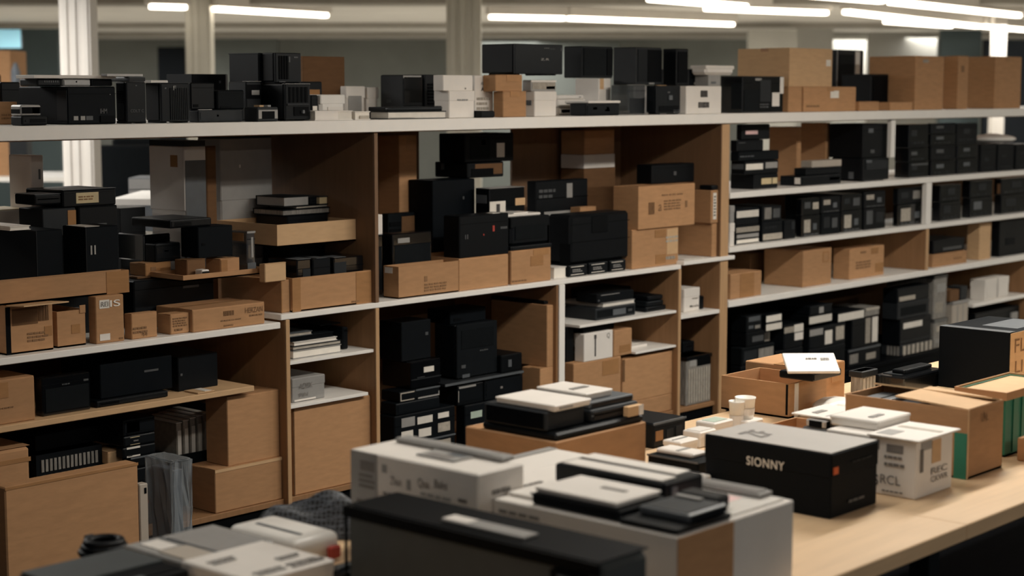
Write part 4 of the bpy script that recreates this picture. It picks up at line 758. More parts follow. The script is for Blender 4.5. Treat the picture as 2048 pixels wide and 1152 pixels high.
# ------------------------------------------------------------------ wide unit with the dark stacked cases
def lots(n, face='f', u0=.05, v0=.1, u1=.95, v1=.9, ms=('paper_dim', 'paper', 'mediagrey', 'grey')):
    out = []
    for i in range(n):
        a = u0 + (u1 - u0) * (i + rnd.uniform(.05, .2)) / n; c = u0 + (u1 - u0) * (i + rnd.uniform(.7, .95)) / n
        lo = v0 + (v1 - v0) * rnd.uniform(0, .35); hi = v1 - (v1 - v0) * rnd.uniform(0, .3)
        out.append(('label', face, a, lo, c, hi, rnd.choice(ms)))
    return out
e1 = it('gloss', 'file_crate', 'low black crate front full of pale disc labels, wide unit', 'crate', R(789, 911, 834, BASE, .05, s=762), 'black', lots(3, v0=.52, v1=.72) + lots(3, v0=.76, v1=.95) + [DC('silver_strip', 'f', .0, .44, 1, .47, 'slate')] + lots(2, v0=.2, v1=.4))
e2 = it('flat', 'disc_case', 'black case with two pale labels on the low black crate', 'case', R(792, 880, 808, e1, .055, s=764), 'black', lots(2, ms=('paper_dim', 'cream')), m2='black')
e3 = it('flat', 'disc_case', 'black case with a grid label, next above the low crate', 'case', R(799, 880, 785, e2, .06, s=765), 'black', [L('f', .02, .1, .36, .9, 'paper_dim'), L('f', .45, .05, .98, .5, 'grey'), DC('edge_band', 'f', .4, .85, 1, 1, 'slate')], m2='black')
e4 = it('gloss', 'display_case', 'black glass case with a small white tag, wide unit', 'case', R(822, 882, 725, e3, .07, s=766), 'black_gloss', [L('f', .42, .55, .76, .75, 'paper'), DC('shelf_line', 'f', .0, .32, 1, .36, 'charcoal'), LN('f', .2, .38, .5, .42, 1, 'logo_dim')])
it('carton', 'black_carton', 'big dark carton highest beside the wooden edge, wide unit', 'box', R(803, 862, 646, e4, .10, s=761), 'black', tape=False, dec=[DC('badge', 'f', .8, .6, .9, .68, 'logo_dim')])
f0 = it('gloss', 'file_crate', 'dark crate of jumbled parts beside the leaning kraft panel', 'crate', R(930, 1046, 812, BASE, .05, s=914), 'black', lots(3, v0=.62, v1=.92, ms=('mediagrey', 'greengrey', 'paper_dim')) + lots(2, v0=.4, v1=.6, ms=('mediagrey', 'slate')))
f1 = it('flat', 'disc_case', 'black case with a broad pale label under the dark glass tray', 'case', R(915, 967, 772, f0, .06, d=.25), 'black', [L('f', .03, .2, .9, .75, 'paper'), DC('edge_band', 'f', .05, .84, .7, .93, 'grey')], m2='black')
f2 = it('flat', 'disc_case', 'black case with a slim pale label beside the broad labelled one', 'case', R(969, 1046, 759, f0, .06, d=.25), 'black', [L('f', .04, .35, .66, .65, 'paper'), DC('badge', 'f', .4, .45, .46, .55, 'print_grey', .002)], m2='black')
zt = max(f1[5], f2[5])
e9 = it('board', 'glass_tray', 'dark glass tray laid across the two labelled black cases', 'tray', R(889, 1047, 750, zt, .05, d=.3, h=.012), 'charcoal', [DC('edge_band', 'f', 0, .1, 1, .9, 'slate')])
e7 = it('pc', 'desktop_computer', 'black computer tower on the dark glass tray', 'computer', R(914, 995, 652, e9, .08, s=872), 'black', [DC('drive_bay', 'f', .1, .55, .9, .9, 'black_soft', .002), LN('f', .55, .46, .75, .5, 1, 'logo_dim'), DC('badge', 'f', .1, .2, .2, .26, 'logo_dim'), DC('badge', 'f', .12, .02, .3, .08, 'slate')])
it('carton', 'black_carton', 'flat black carton lying on the glass-tray tower', 'box', R(900, 972, 622, e7, .12, s=857), 'blackcard', tape=False, dec=[DC('badge', 'f', .1, .2, .3, .4, 'slot')])
it('gloss', 'speaker_cabinet', 'little black speaker at the end of the dark glass tray', 'speaker', R(1000, 1045, 712, e9, .06, d=.15), 'black', [DC('cone', 'f', .3, .3, .45, .7, 'slate', .004)])
kb = it('carton', 'cardboard_box', 'kraft carton at the foot of the leaning kraft panel', 'box', R(1080, 1108, 738, BASE, .02, s=1047, ym=770), 'kraft')
ka = it('carton', 'cardboard_box', 'tall kraft carton beside the white front post, diagonal shadow across it', 'box', R(1094, 1108, 612, kb, .02, s=985, ym=670), 'kraft')
it('flat', 'laptop', 'thin black device lying on the carton beside the white post', 'device', R(1088, 1104, 603, ka, .05, d=.3, h=.016), 'black')
# ------------------------------------------------------------------ unit with the thin shelves
kd = it('carton', 'cardboard_box', 'kraft carton under the white and kraft packs, by the white post', 'box', R(1147, 1242, 729, BASE, .03, d=.42), 'kraft', [DC('tape_end', 'f', .6, .75, .95, .97, 'tape')])
kc2 = it('carton', 'cardboard_box', 'bottom kraft carton below the thin lower shelf', 'box', R(1245, 1362, 808, BASE, .03, d=.42), 'kraft', tape=False)
it('carton', 'cardboard_box', 'broad kraft carton directly under the thin lower shelf', 'box', R(1245, 1361, 720, kc2, .03, d=.42), 'kraft', [DC('tape_end', 'f', .0, .5, .04, 1.0, 'kraft_dark')])
it('carton', 'black_carton', 'black upright box against the white post, beside the white pack', 'box', R(1132, 1148, 655, kd, .08, d=.2), 'black', tape=False, dec=[DC('edge_band', 't', 0, 0, 1, .1, 'slate')])
wp = it('carton', 'white_carton', 'white pack with a slender printed bottle shape on its face', 'box', R(1168, 1226, 669, kd, .03, s=1152), 'white', [DC('bottle_print', 'f', .36, .15, .40, .90, 'print_black'), DC('bottle_print', 'f', .345, .78, .415, .92, 'print_black', .0016), TX('f', .78, .72, .88, .92, 'Q', 'grey')], tape=False)
it('gloss', 'black_carton', 'low black box lying on the white printed pack', 'box', R(1166, 1229, 655, wp, .05, d=.2), 'black_soft')
it('carton', 'cardboard_box', 'kraft pack beside the white one with the bottle print', 'box', R(1228, 1264, 662, kd, .03, d=.2), 'kraft', [DC('stamp', 'f', .3, .12, .9, .4, 'kraft_in')])
it('board', 'paper_sheet', 'loose white papers on the thin lower shelf', 'paper', (xr(1285), xr(1325), YF + .08, YF + .42, U4B + .0003, U4B + .012), 'white', [DC('fold', 't', .1, .1, .9, .5, 'paper', .002)])
a1 = it('flat', 'disc_player', 'grey fronted player at the bottom of the thin upper shelf pile', 'player', R(1191, 1271, 618, U4A, .05, d=.25), 'charcoal', [DC('display', 'f', .42, .25, .74, .75, 'slate', .003), DC('knob', 'f', .8, .4, .9, .6, 'logo_dim', .003)], m2='black_soft')
a2 = it('book', 'book', 'pale edged folder lying on the grey fronted player', 'folder', R(1206, 1270, 607, a1, .05, d=.22), 'grey', m2='paper')
it('gloss', 'disc_player', 'black player on the pale edged folder, thin bright strip', 'player', R(1194, 1268, 589, a2, .06, d=.12), 'black', [DC('silver_strip', 'f', .1, .8, .6, .86, 'grey'), DC('badge', 'f', .02, .2, .06, .4, 'logo_dim')])
it('carton', 'black_carton', 'long black case behind the pile on the thin upper shelf', 'box', R(1196, 1318, 581, U4A, .27, d=.16), 'black', tape=False, dec=[DC('badge', 'f', .85, .5, .93, .8, 'logo_dim')])
q = it('flat', 'disc_player', 'lower black unit of the short pile near the wood edge, thin shelf', 'player', R(1291, 1332, 615, U4A, .06, d=.2), 'black', [DC('disc_slot', 'f', .1, .4, .6, .6, 'logo_dim')])
q = it('flat', 'disc_player', 'middle black unit of the short pile near the wood edge, thin shelf', 'player', R(1292, 1327, 604, q, .06, d=.2), 'black_soft', [DC('silver_strip', 'f', .1, .7, .8, .85, 'slate')])
it('flat', 'disc_player', 'top black unit of the short pile near the wood edge, thin shelf', 'player', R(1295, 1326, 593, q, .07, d=.18), 'black')
# ------------------------------------------------------------------ narrowest unit
it('lid', 'white_carton', 'white carton with dark script in the narrow cubby', 'box', R(1368, 1399, 579, U5C, .05, d=.25), 'white', [TX('f', .35, .18, .92, .28, 'Minelle', 'print_black'), LN('f', .5, .52, .9, .6, 1, 'paper_dim')])
it('gloss', 'router', 'thin black slab leaning by the scripted white carton', 'router', R(1401, 1408, 592, U5C, .06, d=.15), 'black', [DC('badge', 'f', .2, .8, .8, .9, 'slot')])
bn = it('bin', 'plastic_bin', 'grey plastic bin of upright media in the narrow unit', 'bin', R(1373, 1422, 715, BASE, .03, d=.4), 'mediagrey', [L('f', .12, .80, .38, .94, 'grey'), SL('media_spine', 'f', .05, .05, .95, .74, 9, True, 'paper_dim'), DC('dark_patch', 'f', .42, .78, .98, .99, 'slot')], m2='black_gloss')
it('gloss', 'black_carton', 'black box on the grey plastic bin of media', 'box', R(1367, 1389, 685, bn, .12, d=.2), 'black', [DC('badge', 'f', .3, .5, .7, .6, 'slot')])
# ------------------------------------------------------------------ far bays, shelf under the top shelf
def stack(rows, on, cat='case', name='disc_case', kind='gloss'):
    for (xl, xr_, yt, sb, s, d_, m, dec, lab, grp) in rows:
        on = it(kind, name, lab, cat, R(xl, xr_, yt, on, sb, s=s, d=d_), m, dec, group=grp)
    return on
G1 = 'black cartons stacked by the wide divider'
stack([(1508, 1556, 349, .06, 1463, .2, 'black', [L('f', .3, .3, .96, .7, 'cream'), DC('edge_band', 'f', .72, .3, .75, .7, 'slot', .002)], 'lowest black carton with a cream label by the wide divider', G1),
       (1490, 1557, 323, .06, 1464, .2, 'black', [L('f', .02, .35, .52, .8, 'paper'), L('f', .6, .4, .96, .85, 'grey'), L('l', .1, .4, .9, .8, 'slate')], 'second carton in the divider stack, two pale labels side by side', G1),
       (1478, 1558, 304, .07, 1463, .2, 'black_soft', [LN('f', .02, .4, .4, .6, 1, 'slate')], 'third carton in the divider stack, plain dark front', G1),
       (1474, 1527, 281, .08, 1463, .2, 'black', [LN('f', .05, .7, .3, .85, 1, 'logo_dim')], 'fourth carton in the divider stack, smaller and plain', G1),
       (1484, 1540, 249, .09, 1475, .2, 'black', [L('f', .12, .35, .55, .6, 'pink')], 'topmost carton in the divider stack, pinkish label', G1)], UA, 'box', 'black_carton')
it('carton', 'cardboard_box', 'first brown partition carton behind the flat black cases, far shelf', 'box', R(1594, 1603, 254, UA, .26, s=1541), 'kraft')
it('carton', 'cardboard_box', 'second brown partition carton beside the black tower, far shelf', 'box', R(1652, 1660, 246, UA, .26, s=1604), 'kraft')
q = it('flat', 'disc_player', 'wide flat black case with a white square tag on the far shelf', 'player', R(1601, 1682, 353, UA, .05, s=1562), 'black', [L('l', .72, .2, .98, .85, 'white'), DC('badge', 'f', .7, .4, .95, .7, 'black_soft')], m2='black')
q = it('gloss', 'black_carton', 'flat black box on the white-tagged case, far shelf', 'box', R(1612, 1683, 337, q, .06, s=1590), 'black')
it('carton', 'white_carton', 'small off-white box topping the flat black cases, far shelf', 'box', R(1624, 1683, 322, q, .07, s=1604), 'greybeige', tape=False)
q = it('pc', 'desktop_computer', 'lower black tower section with dim ports beside the thin white post', 'computer', R(1726, 1778, 317, UA, .04, s=1666), 'black', [DC('drive_bay', 'f', .1, .5, .9, .9, 'charcoal', .003), DC('badge', 'f', .1, .8, .3, .92, 'slate', .004), DC('badge', 'l', .55, .1, .7, .4, 'slate')])
it('gloss', 'black_carton', 'tall black carton with two small round logos by the thin white post', 'box', R(1726, 1778, 248, q, .045, s=1661), 'black', [DC('badge', 'f', .2, .74, .38, .86, 'slate'), DC('badge', 'f', .3, .14, .44, .24, 'logo_dim')])
G2 = 'black media cartons past the thin white post'
cn = ['first', 'second', 'third', 'fourth', 'fifth', 'sixth', 'seventh']
lvl = ['bottom', 'second level', 'third level', 'top']
for ci, (xl, xr_, s, ys) in enumerate(((1818, 1857, 1791, (325, 297, 249)), (1862, 1911, 1856, (322, 292, 268, 247)), (1914, 1955, 1911, (318, 290, 247)))):
    on = UA
    for li, y in enumerate(ys):
        dec = [DC('badge', 'f', .1 + .1 * ci, .5, .4 + .1 * ci, .75, rnd.choice(('charcoal', 'slate', 'logo_dim'))), LN('f', .1, .15, .8, .3, 1, 'charcoal')]
        if li == 0 and ci == 0: dec.append(L('f', .1, .78, .95, .9, 'logo_dim'))
        on = it('gloss', 'disc_case', '%s black carton, %s column past the thin white post' % (('bottom', 'second-level', 'third-level', 'uppermost')[min(li, 3)], cn[ci]), 'case', R(xl, xr_, y, on, .05, s=s, d=.3), rnd.choice(('black', 'black_gloss')), dec, group=G2)
for i, (xl, xr_, s) in enumerate(((1962, 1992, 1957), (1996, 2028, None), (2032, 2070, None))):
    q = it('gloss', 'disc_case', '%s black case in the low row under the white dish' % cn[i], 'case', R(xl, xr_, 289, UA, .05, s=s, d=.3), 'black', [DC('badge', 'f', .2, .4 + .1 * i, .5, .5 + .1 * i, 'charcoal'), LN('f', .2, .1, .8, .2, 1, 'charcoal')], group='black cases under the white dish')
    if i == 0: dish_z = q[5]
# white dish lying on the case row
c = PY(1988, 281, YF + .18)
g = bmesh.new(); bmesh.ops.create_uvsphere(g, u_segments=28, v_segments=12, radius=1.0); bmesh.ops.scale(g, vec=(.165, .13, .028), verts=g.verts)
for v in g.verts: v.co.z = max(v.co.z, -.020)
o = obj('dish', g, 'whitegloss', smooth=True); o.location = (c.x, YF + .19, dish_z + .0208); tag(o, 'smooth white oval dish lying on the black cases, far end', 'dish')
g = bmesh.new(); bmesh.ops.create_cone(g, cap_ends=True, segments=20, radius1=.05, radius2=.03, depth=.006, matrix=Matrix.Translation((0, 0, .029))); obj('knob', g, 'white', o)
# second far shelf
q = it('lid', 'white_carton', 'lower tiny white box against the wide divider, disc shelf', 'box', R(1460, 1469, 447, UB, .02, d=.1), 'white')
it('lid', 'white_carton', 'upper tiny white box against the wide divider, disc shelf', 'box', R(1460, 1469, 412, q, .02, d=.1), 'grey')
G3 = 'disc cases along the second far shelf'
stack([(1472, 1519, 468, .05, 1462, .2, 'black', [L('f', .02, .1, .95, .42, 'paper'), L('f', .02, .58, .95, .9, 'grey')], 'lowest case by the tiny white boxes, pair of pale strips', G3),
       (1471, 1519, 452, .05, None, .2, 'black', [L('f', .02, .1, .98, .75, 'paper_dim')], 'middle case by the tiny white boxes, one pale strip', G3),
       (1472, 1518, 418, .05, None, .2, 'black', [L('f', .02, .45, .98, .85, 'paper')], 'top case by the tiny white boxes, broad pale strip', G3)], UB)
stack([(1525, 1565, 444, .05, None, .2, 'black', [L('f', .02, .08, .98, .38, 'paper_dim'), LN('f', .1, .6, .8, .8, 1, 'charcoal')], 'lower case of the second disc column, pale strip at its base', G3),
       (1525, 1563, 413, .05, None, .2, 'black', [L('f', .1, .15, .45, .9, 'mediagrey'), L('f', .55, .2, .9, .8, 'logo_dim')], 'upper case of the second disc column, grey picture label', G3)], UB)
it('gloss', 'disc_case', 'small low black case in the gap of the disc shelf', 'case', R(1569, 1591, 441, UB, .05, d=.2), 'black', [DC('badge', 'f', .6, .5, .9, .9, 'charcoal')], group=G3)
for i, (xl, xr_, s, y) in enumerate(((1604, 1640, 1594, 398), (1643, 1681, None, 394), (1684, 1724, None, 389), (1728, 1771, None, 384), (1796, 1850, 1788, 377))):
    ym_ = y + (492 - .126 * (xl - 1458) - y) * .45
    on = UB
    for li, yy in enumerate((ym_, y)):
        dec = lots(2, v0=.2, v1=.9, ms=('mediagrey', 'charcoal', 'logo_dim', 'paper_dim')) if (i + li) % 2 else [L('f', .1, .2 + .3 * li, .45, .8, 'paper_dim'), DC('badge', 'f', .6, .3, .8, .6, 'slate'), LN('f', .1, .05, .9, .15, 1, 'logo_dim')]
        on = it('gloss', 'disc_case', '%s disc case of column %s before the white mid post' % (('lower', 'upper')[li], ('one', 'two', 'three', 'four', 'five')[i]), 'case', R(xl, xr_, yy, on, .05, s=s, d=.22), rnd.choice(('black', 'black_gloss', 'black_soft')), dec, group=G3)
for i, (xl, xr_, s, y) in enumerate(((1880, 1922, 1866, 371), (1940, 1985, 1926, 362), (2002, 2060, 1990, 358))):
    ym_ = y + (442 - .126 * (xl - 1858) - y) * .5
    on = UB
    for li, yy in enumerate((ym_, y)):
        dec = [DC('badge', 'f', .15 + .2 * li, .4, .5 + .2 * li, .8, rnd.choice(('charcoal', 'slate'))), LN('f', .1, .1, .8, .25, 1, 'charcoal')]
        if i == 2 and li == 1: dec.append(DC('side_strip', 'l', .5, .1, .9, .7, 'kraft_dark'))
        on = it('gloss', 'disc_case', '%s disc case of column %s past the white mid post' % (('lower', 'upper')[li], ('one', 'two', 'three')[i]), 'case', R(xl, xr_, yy, on, .05, s=s, d=.22), rnd.choice(('black', 'black_gloss')), dec, group='disc cases past the white mid post')
# third far shelf
it('carton', 'cardboard_box', 'small kraft parcel against the wide divider on the parcel shelf', 'box', R(1461, 1523, 550, UC, .03, d=.25), 'kraft', [DC('tape_end', 'f', .3, .0, .75, .98, 'kraft_in')])
it('carton', 'cardboard_box', 'brown parcel set back behind the small one on the parcel shelf', 'box', R(1500, 1548, 508, UC, .36, d=.2), 'kraft_dark')
it('carton', 'cardboard_box', 'larger brown parcel with a small stamped square, middle of the parcel shelf', 'box', R(1606, 1663, 503, UC, .05, s=1531), 'kraft', [DC('stamp', 'f', .68, .62, .9, .92, 'kraft_in'), DC('stamp', 'f', .72, .66, .86, .88, 'kraft', .0016)])
it('carton', 'cardboard_box', 'brown parcel with printed block and two stamps, parcel shelf', 'box', R(1699, 1768, 499, UC, .06, s=1669), 'kraft', [LN('f', .18, .30, .6, .58, 3), DC('stamp', 'f', .62, .75, .82, .95, 'kraft_in'), DC('stamp', 'f', .75, .12, .98, .42, 'kraft_in'), LN('f', .3, .8, .5, .9, 1)])
q = it('carton', 'cardboard_box', 'low kraft box under a black case past the parcel shelf divider', 'box', R(1865, 1933, 511, UC, .04, d=.28), 'kraft', [LN('f', .6, .4, .9, .6, 1)])
it('gloss', 'disc_player', 'black case lying on the low kraft box past the divider', 'player', R(1866, 1929, 482, q, .06, d=.2), 'black', [DC('disc_slot', 'f', .3, .2, .9, .4, 'logo_dim')])
it('carton', 'cardboard_box', 'slim upright kraft carton beside the low kraft box', 'box', R(1959, 1982, 448, UC, .05, s=1937), 'kraft_light')
it('carton', 'black_carton', 'tall black carton at the end of the parcel shelf', 'box', R(1999, 2060, 443, UC, .05, s=1986), 'black', tape=False, dec=[DC('badge', 'f', .2, .3, .5, .5, 'black_soft')])
# dark columns under the parcel shelf
G4 = 'cased media piled under the parcel shelf'
def pile(rows, ref, base=BASE):
    on = base
    for i, (xl, xr_, yt, s, m, dec, look) in enumerate(rows):
        on = it('gloss', 'disc_case', '%s in the pile %s' % (look, ref), 'case', R(xl, xr_, yt, on, .05, s=s, d=.3), m, dec, group=G4)
    return on
pile([(1482, 1550, 734, 1463, 'black', lots(2, v0=.3, v1=.8, ms=('mediagrey', 'slate')), 'lowest black case'), (1484, 1549, 697, 1463, 'black_soft', [DC('lens', 'f', .5, .2, .95, .8, 'mediagrey'), DC('window', 'f', .05, .2, .45, .8, 'charcoal')], 'camera-faced black case'),
      (1493, 1530, 667, 1464, 'black', [L('f', .3, .3, .9, .7, 'logo_dim')], 'case with a faint slanted tag'), (1493, 1524, 633, 1465, 'black', lots(2, v0=.1, v1=.5, ms=('slate', 'mediagrey')) + lots(1, v0=.6, v1=.95, ms=('slate',)), 'topmost picture-labelled case')], 'beside the wide divider')
pile([(1552, 1606, 700, None, 'black', lots(2, v0=.2, v1=.8, ms=('charcoal', 'paper_dim')), 'lowest dull case'), (1532, 1564, 664, None, 'black', [L('f', .02, .35, .98, .8, 'paper_dim')], 'case with one cream strip'),
      (1532, 1564, 630, None, 'black', [L('f', .0, .05, .98, .42, 'paper'), L('f', .0, .55, .95, .92, 'paper')], 'topmost case with two bright strips')], 'behind the open kraft box')
it('gloss', 'disc_case', 'squat black case with white end tags, behind the tilted white leaflet', 'case', R(1568, 1606, 651, PY(1568, 700, YF + .05).z, .05, d=.25), 'black', [L('f', .55, .3, 1.0, .6, 'white'), L('f', .0, .66, .5, .9, 'paper_dim'), L('f', .52, .64, 1.0, .95, 'paper')], group=G4)
pile([(1618, 1690, 700, 1608, 'black', [DC('window', 'f', .05, .1, .4, .9, 'black_soft')], 'lowest wide black case'), (1619, 1691, 652, 1609, 'black', [L('f', .0, .62, .36, .92, 'grey'), L('f', .42, .1, .62, .75, 'paper'), L('f', .72, .2, .95, .85, 'paper_dim')], 'case with three pale tags'),
      (1618, 1663, 632, None, 'black', [L('f', .0, .15, 1.0, .85, 'paper')], 'case with a long bright strip'), (1620, 1664, 614, None, 'black', [L('f', .4, .1, .6, .8, 'grey'), DC('edge_band', 'f', .0, .9, 1, 1, 'charcoal')], 'topmost case with one dim tag')], 'third from the wide divider')
pile([(1696, 1760, 700, None, 'black', [DC('edge_band', 'f', 0, .86, 1, .96, 'slate'), L('f', .05, .2, .3, .7, 'mediagrey'), L('f', .55, .25, .85, .6, 'paper_dim')], 'lowest case under a grey ledge'), (1704, 1757, 641, None, 'black', [L('f', .5, .1, .68, .98, 'paper_dim'), L('f', .75, .1, .96, .98, 'paper')], 'case with two upright pale spines'),
      (1676, 1728, 626, None, 'black', [L('f', .0, .1, .98, .85, 'paper')], 'case with the longest pale strip')], 'fourth from the wide divider')
it('gloss', 'plastic_bin', 'small pale plastic box high in the dark piles', 'bin', R(1731, 1758, 617, PY(1704, 641, YF + .05).z + .001, .06, d=.2), 'mediagrey', [DC('rim', 'f', 0, .7, 1, 1, 'paper_dim')], group=None)
pile([(1800, 1866, 692, 1764, 'charcoal', [SL('media_spine', 'f', .05, .05, .97, .92, 7, True, 'paper_dim'), SL('media_spine', 'l', .3, .05, .97, .9, 4, True, 'mediagrey')], 'lowest case with upright spines'), (1800, 1862, 640, 1766, 'black', [L('f', .1, .62, .7, .84, 'paper'), DC('edge_band', 'f', 0, .1, 1, .16, 'charcoal')], 'case with a bright lower tag'),
      (1795, 1858, 607, 1766, 'charcoal', [DC('window', 'f', .1, .2, .9, .7, 'black_soft')], 'smoky grey case'), (1795, 1858, 578, 1768, 'black', [L('f', .05, .1, .55, .4, 'paper_dim')], 'topmost case with a short tag')], 'beside the pale bins')
q = it('bin', 'plastic_bin', 'lower cloudy bin of stacked discs under the parcel shelf', 'bin', R(1868, 1894, 640, BASE, .05, d=.3), 'mediagrey', lots(1, v0=.1, v1=.4, ms=('grey',)) + lots(1, v0=.5, v1=.8, ms=('paper_dim',)))
it('bin', 'plastic_bin', 'upper cloudy bin of stacked discs under the parcel shelf', 'bin', R(1868, 1894, 552, q, .05, d=.3), 'mediagrey', lots(1, v0=.1, v1=.4, ms=('paper_dim',)) + lots(1, v0=.5, v1=.85, ms=('grey',)))
q = it('bin', 'plastic_bin', 'broad beige plastic bin beside the cloudy disc bins', 'bin', R(1905, 1936, 604, BASE, .03, d=.3), 'greybeige', [DC('rib', 'f', .3, .1, .34, .9, 'grey'), DC('rib', 'f', .65, .1, .69, .9, 'grey')], m2='grey')
it('carton', 'cardboard_box', 'tiny reddish kraft box on the broad beige bin', 'box', R(1900, 1918, 582, q, .035, d=.1), 'kraft_dark')
it('lid', 'plastic_tub', 'little dark canister beside the tiny reddish box', 'tub', R(1921, 1934, 574, q, .035, d=.08), 'charcoal')
it('lid', 'white_carton', 'white twin-panel carton on the low white shelf, last bay', 'box', R(1970, 2017, 560, D2, .05, s=1943), 'white', [DC('seam_line', 'f', .5, .02, .515, .98, 'grey'), DC('door_panel', 'f', .06, .08, .46, .9, 'white'), DC('door_panel', 'f', .56, .08, .94, .9, 'white')])
q = BASE
it('gloss', 'disc_player', 'black player with a bright knob, just under the low white shelf', 'player', R(1950, 2038, 628, q, .07, d=.3), 'black', [DC('knob', 'f', .78, .4, .92, .75, 'grey', .012)])
# ------------------------------------------------------------------ goods on the work table
so = DK(1660, 1040, 1408, 1753, 910)
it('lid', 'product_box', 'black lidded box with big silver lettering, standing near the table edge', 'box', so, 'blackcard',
   [TX('l', .35, .63, .65, .77, '*SIONNY', 'paper'), DC('sticker', 'f', .03, .68, .13, .79, 'orange'), LN('f', .36, .16, .78, .23, 1, 'logo_dim'), LN('f', .42, .78, .88, .82, 1, 'charcoal'), DC('top_sheet', 't', .004, .004, .996, .996, 'card_top', .0008), TX('t', .2, .62, .52, .82, 'ZF', 'print_grey')])  # pale layer on top paints the glossy reflection of a black lid
wb = DK(1830, 1001, 1650, 1903, 886)
wb = wb[:3] + (min(wb[3], 2.20),) + wb[4:]
it('carton', 'white_carton', 'white carton printed with barcodes and text blocks, beside the silver lettered box', 'box', wb, 'white',
   [TX('f', .40, .36, .84, .47, 'REC', 'print_grey'), TX('f', .40, .22, .86, .32, 'CKWR', 'print_grey'), DC('tape_end', 'f', .42, .55, .66, .95, 'kraft_light'), BC('f', .10, .45, .18, .85, 'print_grey'), DC('tape_end', 'f', .12, .82, .4, .97, 'grey'),
    L('l', .44, .78, .60, .95, 'print_grey'), L('l', .68, .76, .86, .90, 'print_grey'), LN('l', .66, .64, .88, .72, 1, 'print_grey'), LN('l', .44, .62, .58, .68, 1, 'print_black'), LN('l', .66, .5, .88, .6, 1, 'print_grey'), TX('l', .42, .16, .60, .34, 'ABS', 'print_black'), TX('l', .62, .20, .84, .36, 'RCL', 'print_grey'), LN('l', .64, .06, .88, .1, 1, 'print_grey'), LN('t', .1, .2, .3, .5, 2, 'grey')], tape=False)
x0, x1, y0, y1, _, zt = wb
sl = it('board', 'paper_sheet', 'white flattened sleeve overhanging the printed white carton', 'paper', (x0 - .01, x1 + .015, y0 - .012, y0 + .12, zt + .0008, zt + .006), 'white', [DC('fold', 't', .6, .1, .7, .9, 'paper_dim', .0008), DC('fold', 't', .1, .6, .4, .9, 'grey', .0008)], bev=.002)
it('lid', 'white_carton', 'flat white box lying on the far half of the printed carton', 'box', (x0 + .05, x1 + .03, y0 + .125, y0 + .25, zt + .0008, zt + .022), 'white', [LN('t', .2, .2, .6, .4, 1, 'grey')])
# open kraft carton with the green lining
kg = DK(1932, 960, 1735, 2003, 822); kg = kg[:3] + (kg[2] + .325,) + kg[4:]
it('open', 'cardboard_box', 'open kraft carton with a green inner corner showing, half covered by its flap', 'box', kg, 'kraft', [DC('green_corner', 'l', .90, .0, .998, .66, 'green', .0012), TX('f', .36, .78, .56, .90, 'LRL', 'print_brown'), DC('edge_band', 'f', .0, .0, .03, 1, 'kraft_light')],
   flaps=(('f', 3, .19), ('r', 12, .05)), m2='kraft_light')
kz = kg[4] + .006
it('flat', 'game_console', 'grey console with ridges inside the green-lined open box', 'console', (kg[0] + .02, kg[1] - .03, kg[2] + .175, kg[2] + .235, kz, kg[5] - .02), 'slate', [SL('vent', 't', .1, .1, .5, .9, 5, True)], m2='charcoal')
it('flat', 'game_console', 'second grey console at the back of the green-lined open box', 'console', (kg[0] + .03, kg[1] - .02, kg[2] + .24, kg[3] - .015, kz, kg[5] - .012), 'slate', [DC('disc_slot', 't', .2, .3, .8, .36, 'slot')], m2='charcoal')
# green box
gb = DK(2008, 915, 1910, 2110, 790)
g_ = it('open', 'storage_crate', 'green ribbed crate with a kraft collar at the table end', 'crate', gb, 'green', [SL('rib', 'l', .02, .05, .30, .96, 4, True, 'green'), DC('rib', 'l', .78, .03, .94, .97, 'green', .004), SL('rib', 'f', .1, .05, .9, .96, 5, True, 'green')])
def green_collar():
    o = [k for k in bpy.data.objects if k.get('label', '').startswith('green ribbed')][0]
    w_, d_, h_ = gb[1] - gb[0], gb[3] - gb[2], gb[5] - gb[4]
    g = bmesh.new()
    for a in ((-w_/2 - .004, w_/2 + .004, -d_/2 - .004, -d_/2), (-w_/2 - .004, w_/2 + .004, d_/2, d_/2 + .004), (-w_/2 - .004, -w_/2, -d_/2, d_/2), (w_/2, w_/2 + .004, -d_/2, d_/2)): bx(g, *a, h_ - .016, h_ + .004)
    obj('collar', g, 'kraft', o)
    g = bmesh.new(); bx(g, -w_/2 + .012, w_/2 - .007, -d_/2 + .012, d_/2 - .007, h_ - .008, h_ - .003); obj('inner_tray', g, 'kraft_light', o)
POST.append(green_collar)
it('carton', 'cardboard_box', 'small kraft box before the green crate at the frame edge', 'box', (PZ(2056, 925, DESK).x, PZ(2056, 925, DESK).x + .07, PZ(2056, 925, DESK).y, min(PZ(2056, 925, DESK).y + .03, gb[2] - .008), DESK, DESK + .058), 'kraft')
bb = DK(2015, 790, 1875, 2110, 667)
it('carton', 'product_box', 'tall black carton with a kraft end panel lettered by hand', 'box', bb, 'blackcard', [DC('end_panel', 'f', .02, .02, .99, .985, 'kraft_light', .0015), TX('f', .10, .66, .50, .88, 'FLA', 'print_brown'), TX('f', .12, .32, .46, .52, 'LIU', 'print_brown'), DC('edge_band', 't', .0, .0, .12, 1, 'slate', .001), DC('top_sheet', 't', .3, .1, .95, .6, 'slate', .001)], tape=False)
q = DT(1806, 757, 1745, 1888, .05)
q = it('gloss', 'product_box', 'flat glossy black box before the tall black carton', 'box', q, 'black_gloss', [DC('window', 't', .15, .3, .8, .9, 'charcoal')])
it('flat', 'disc_player', 'slim dark device on the flat glossy black box', 'device', (q[0] + .06, q[1] - .02, q[2] + .03, q[3] - .03, q[5], q[5] + .014), 'black')
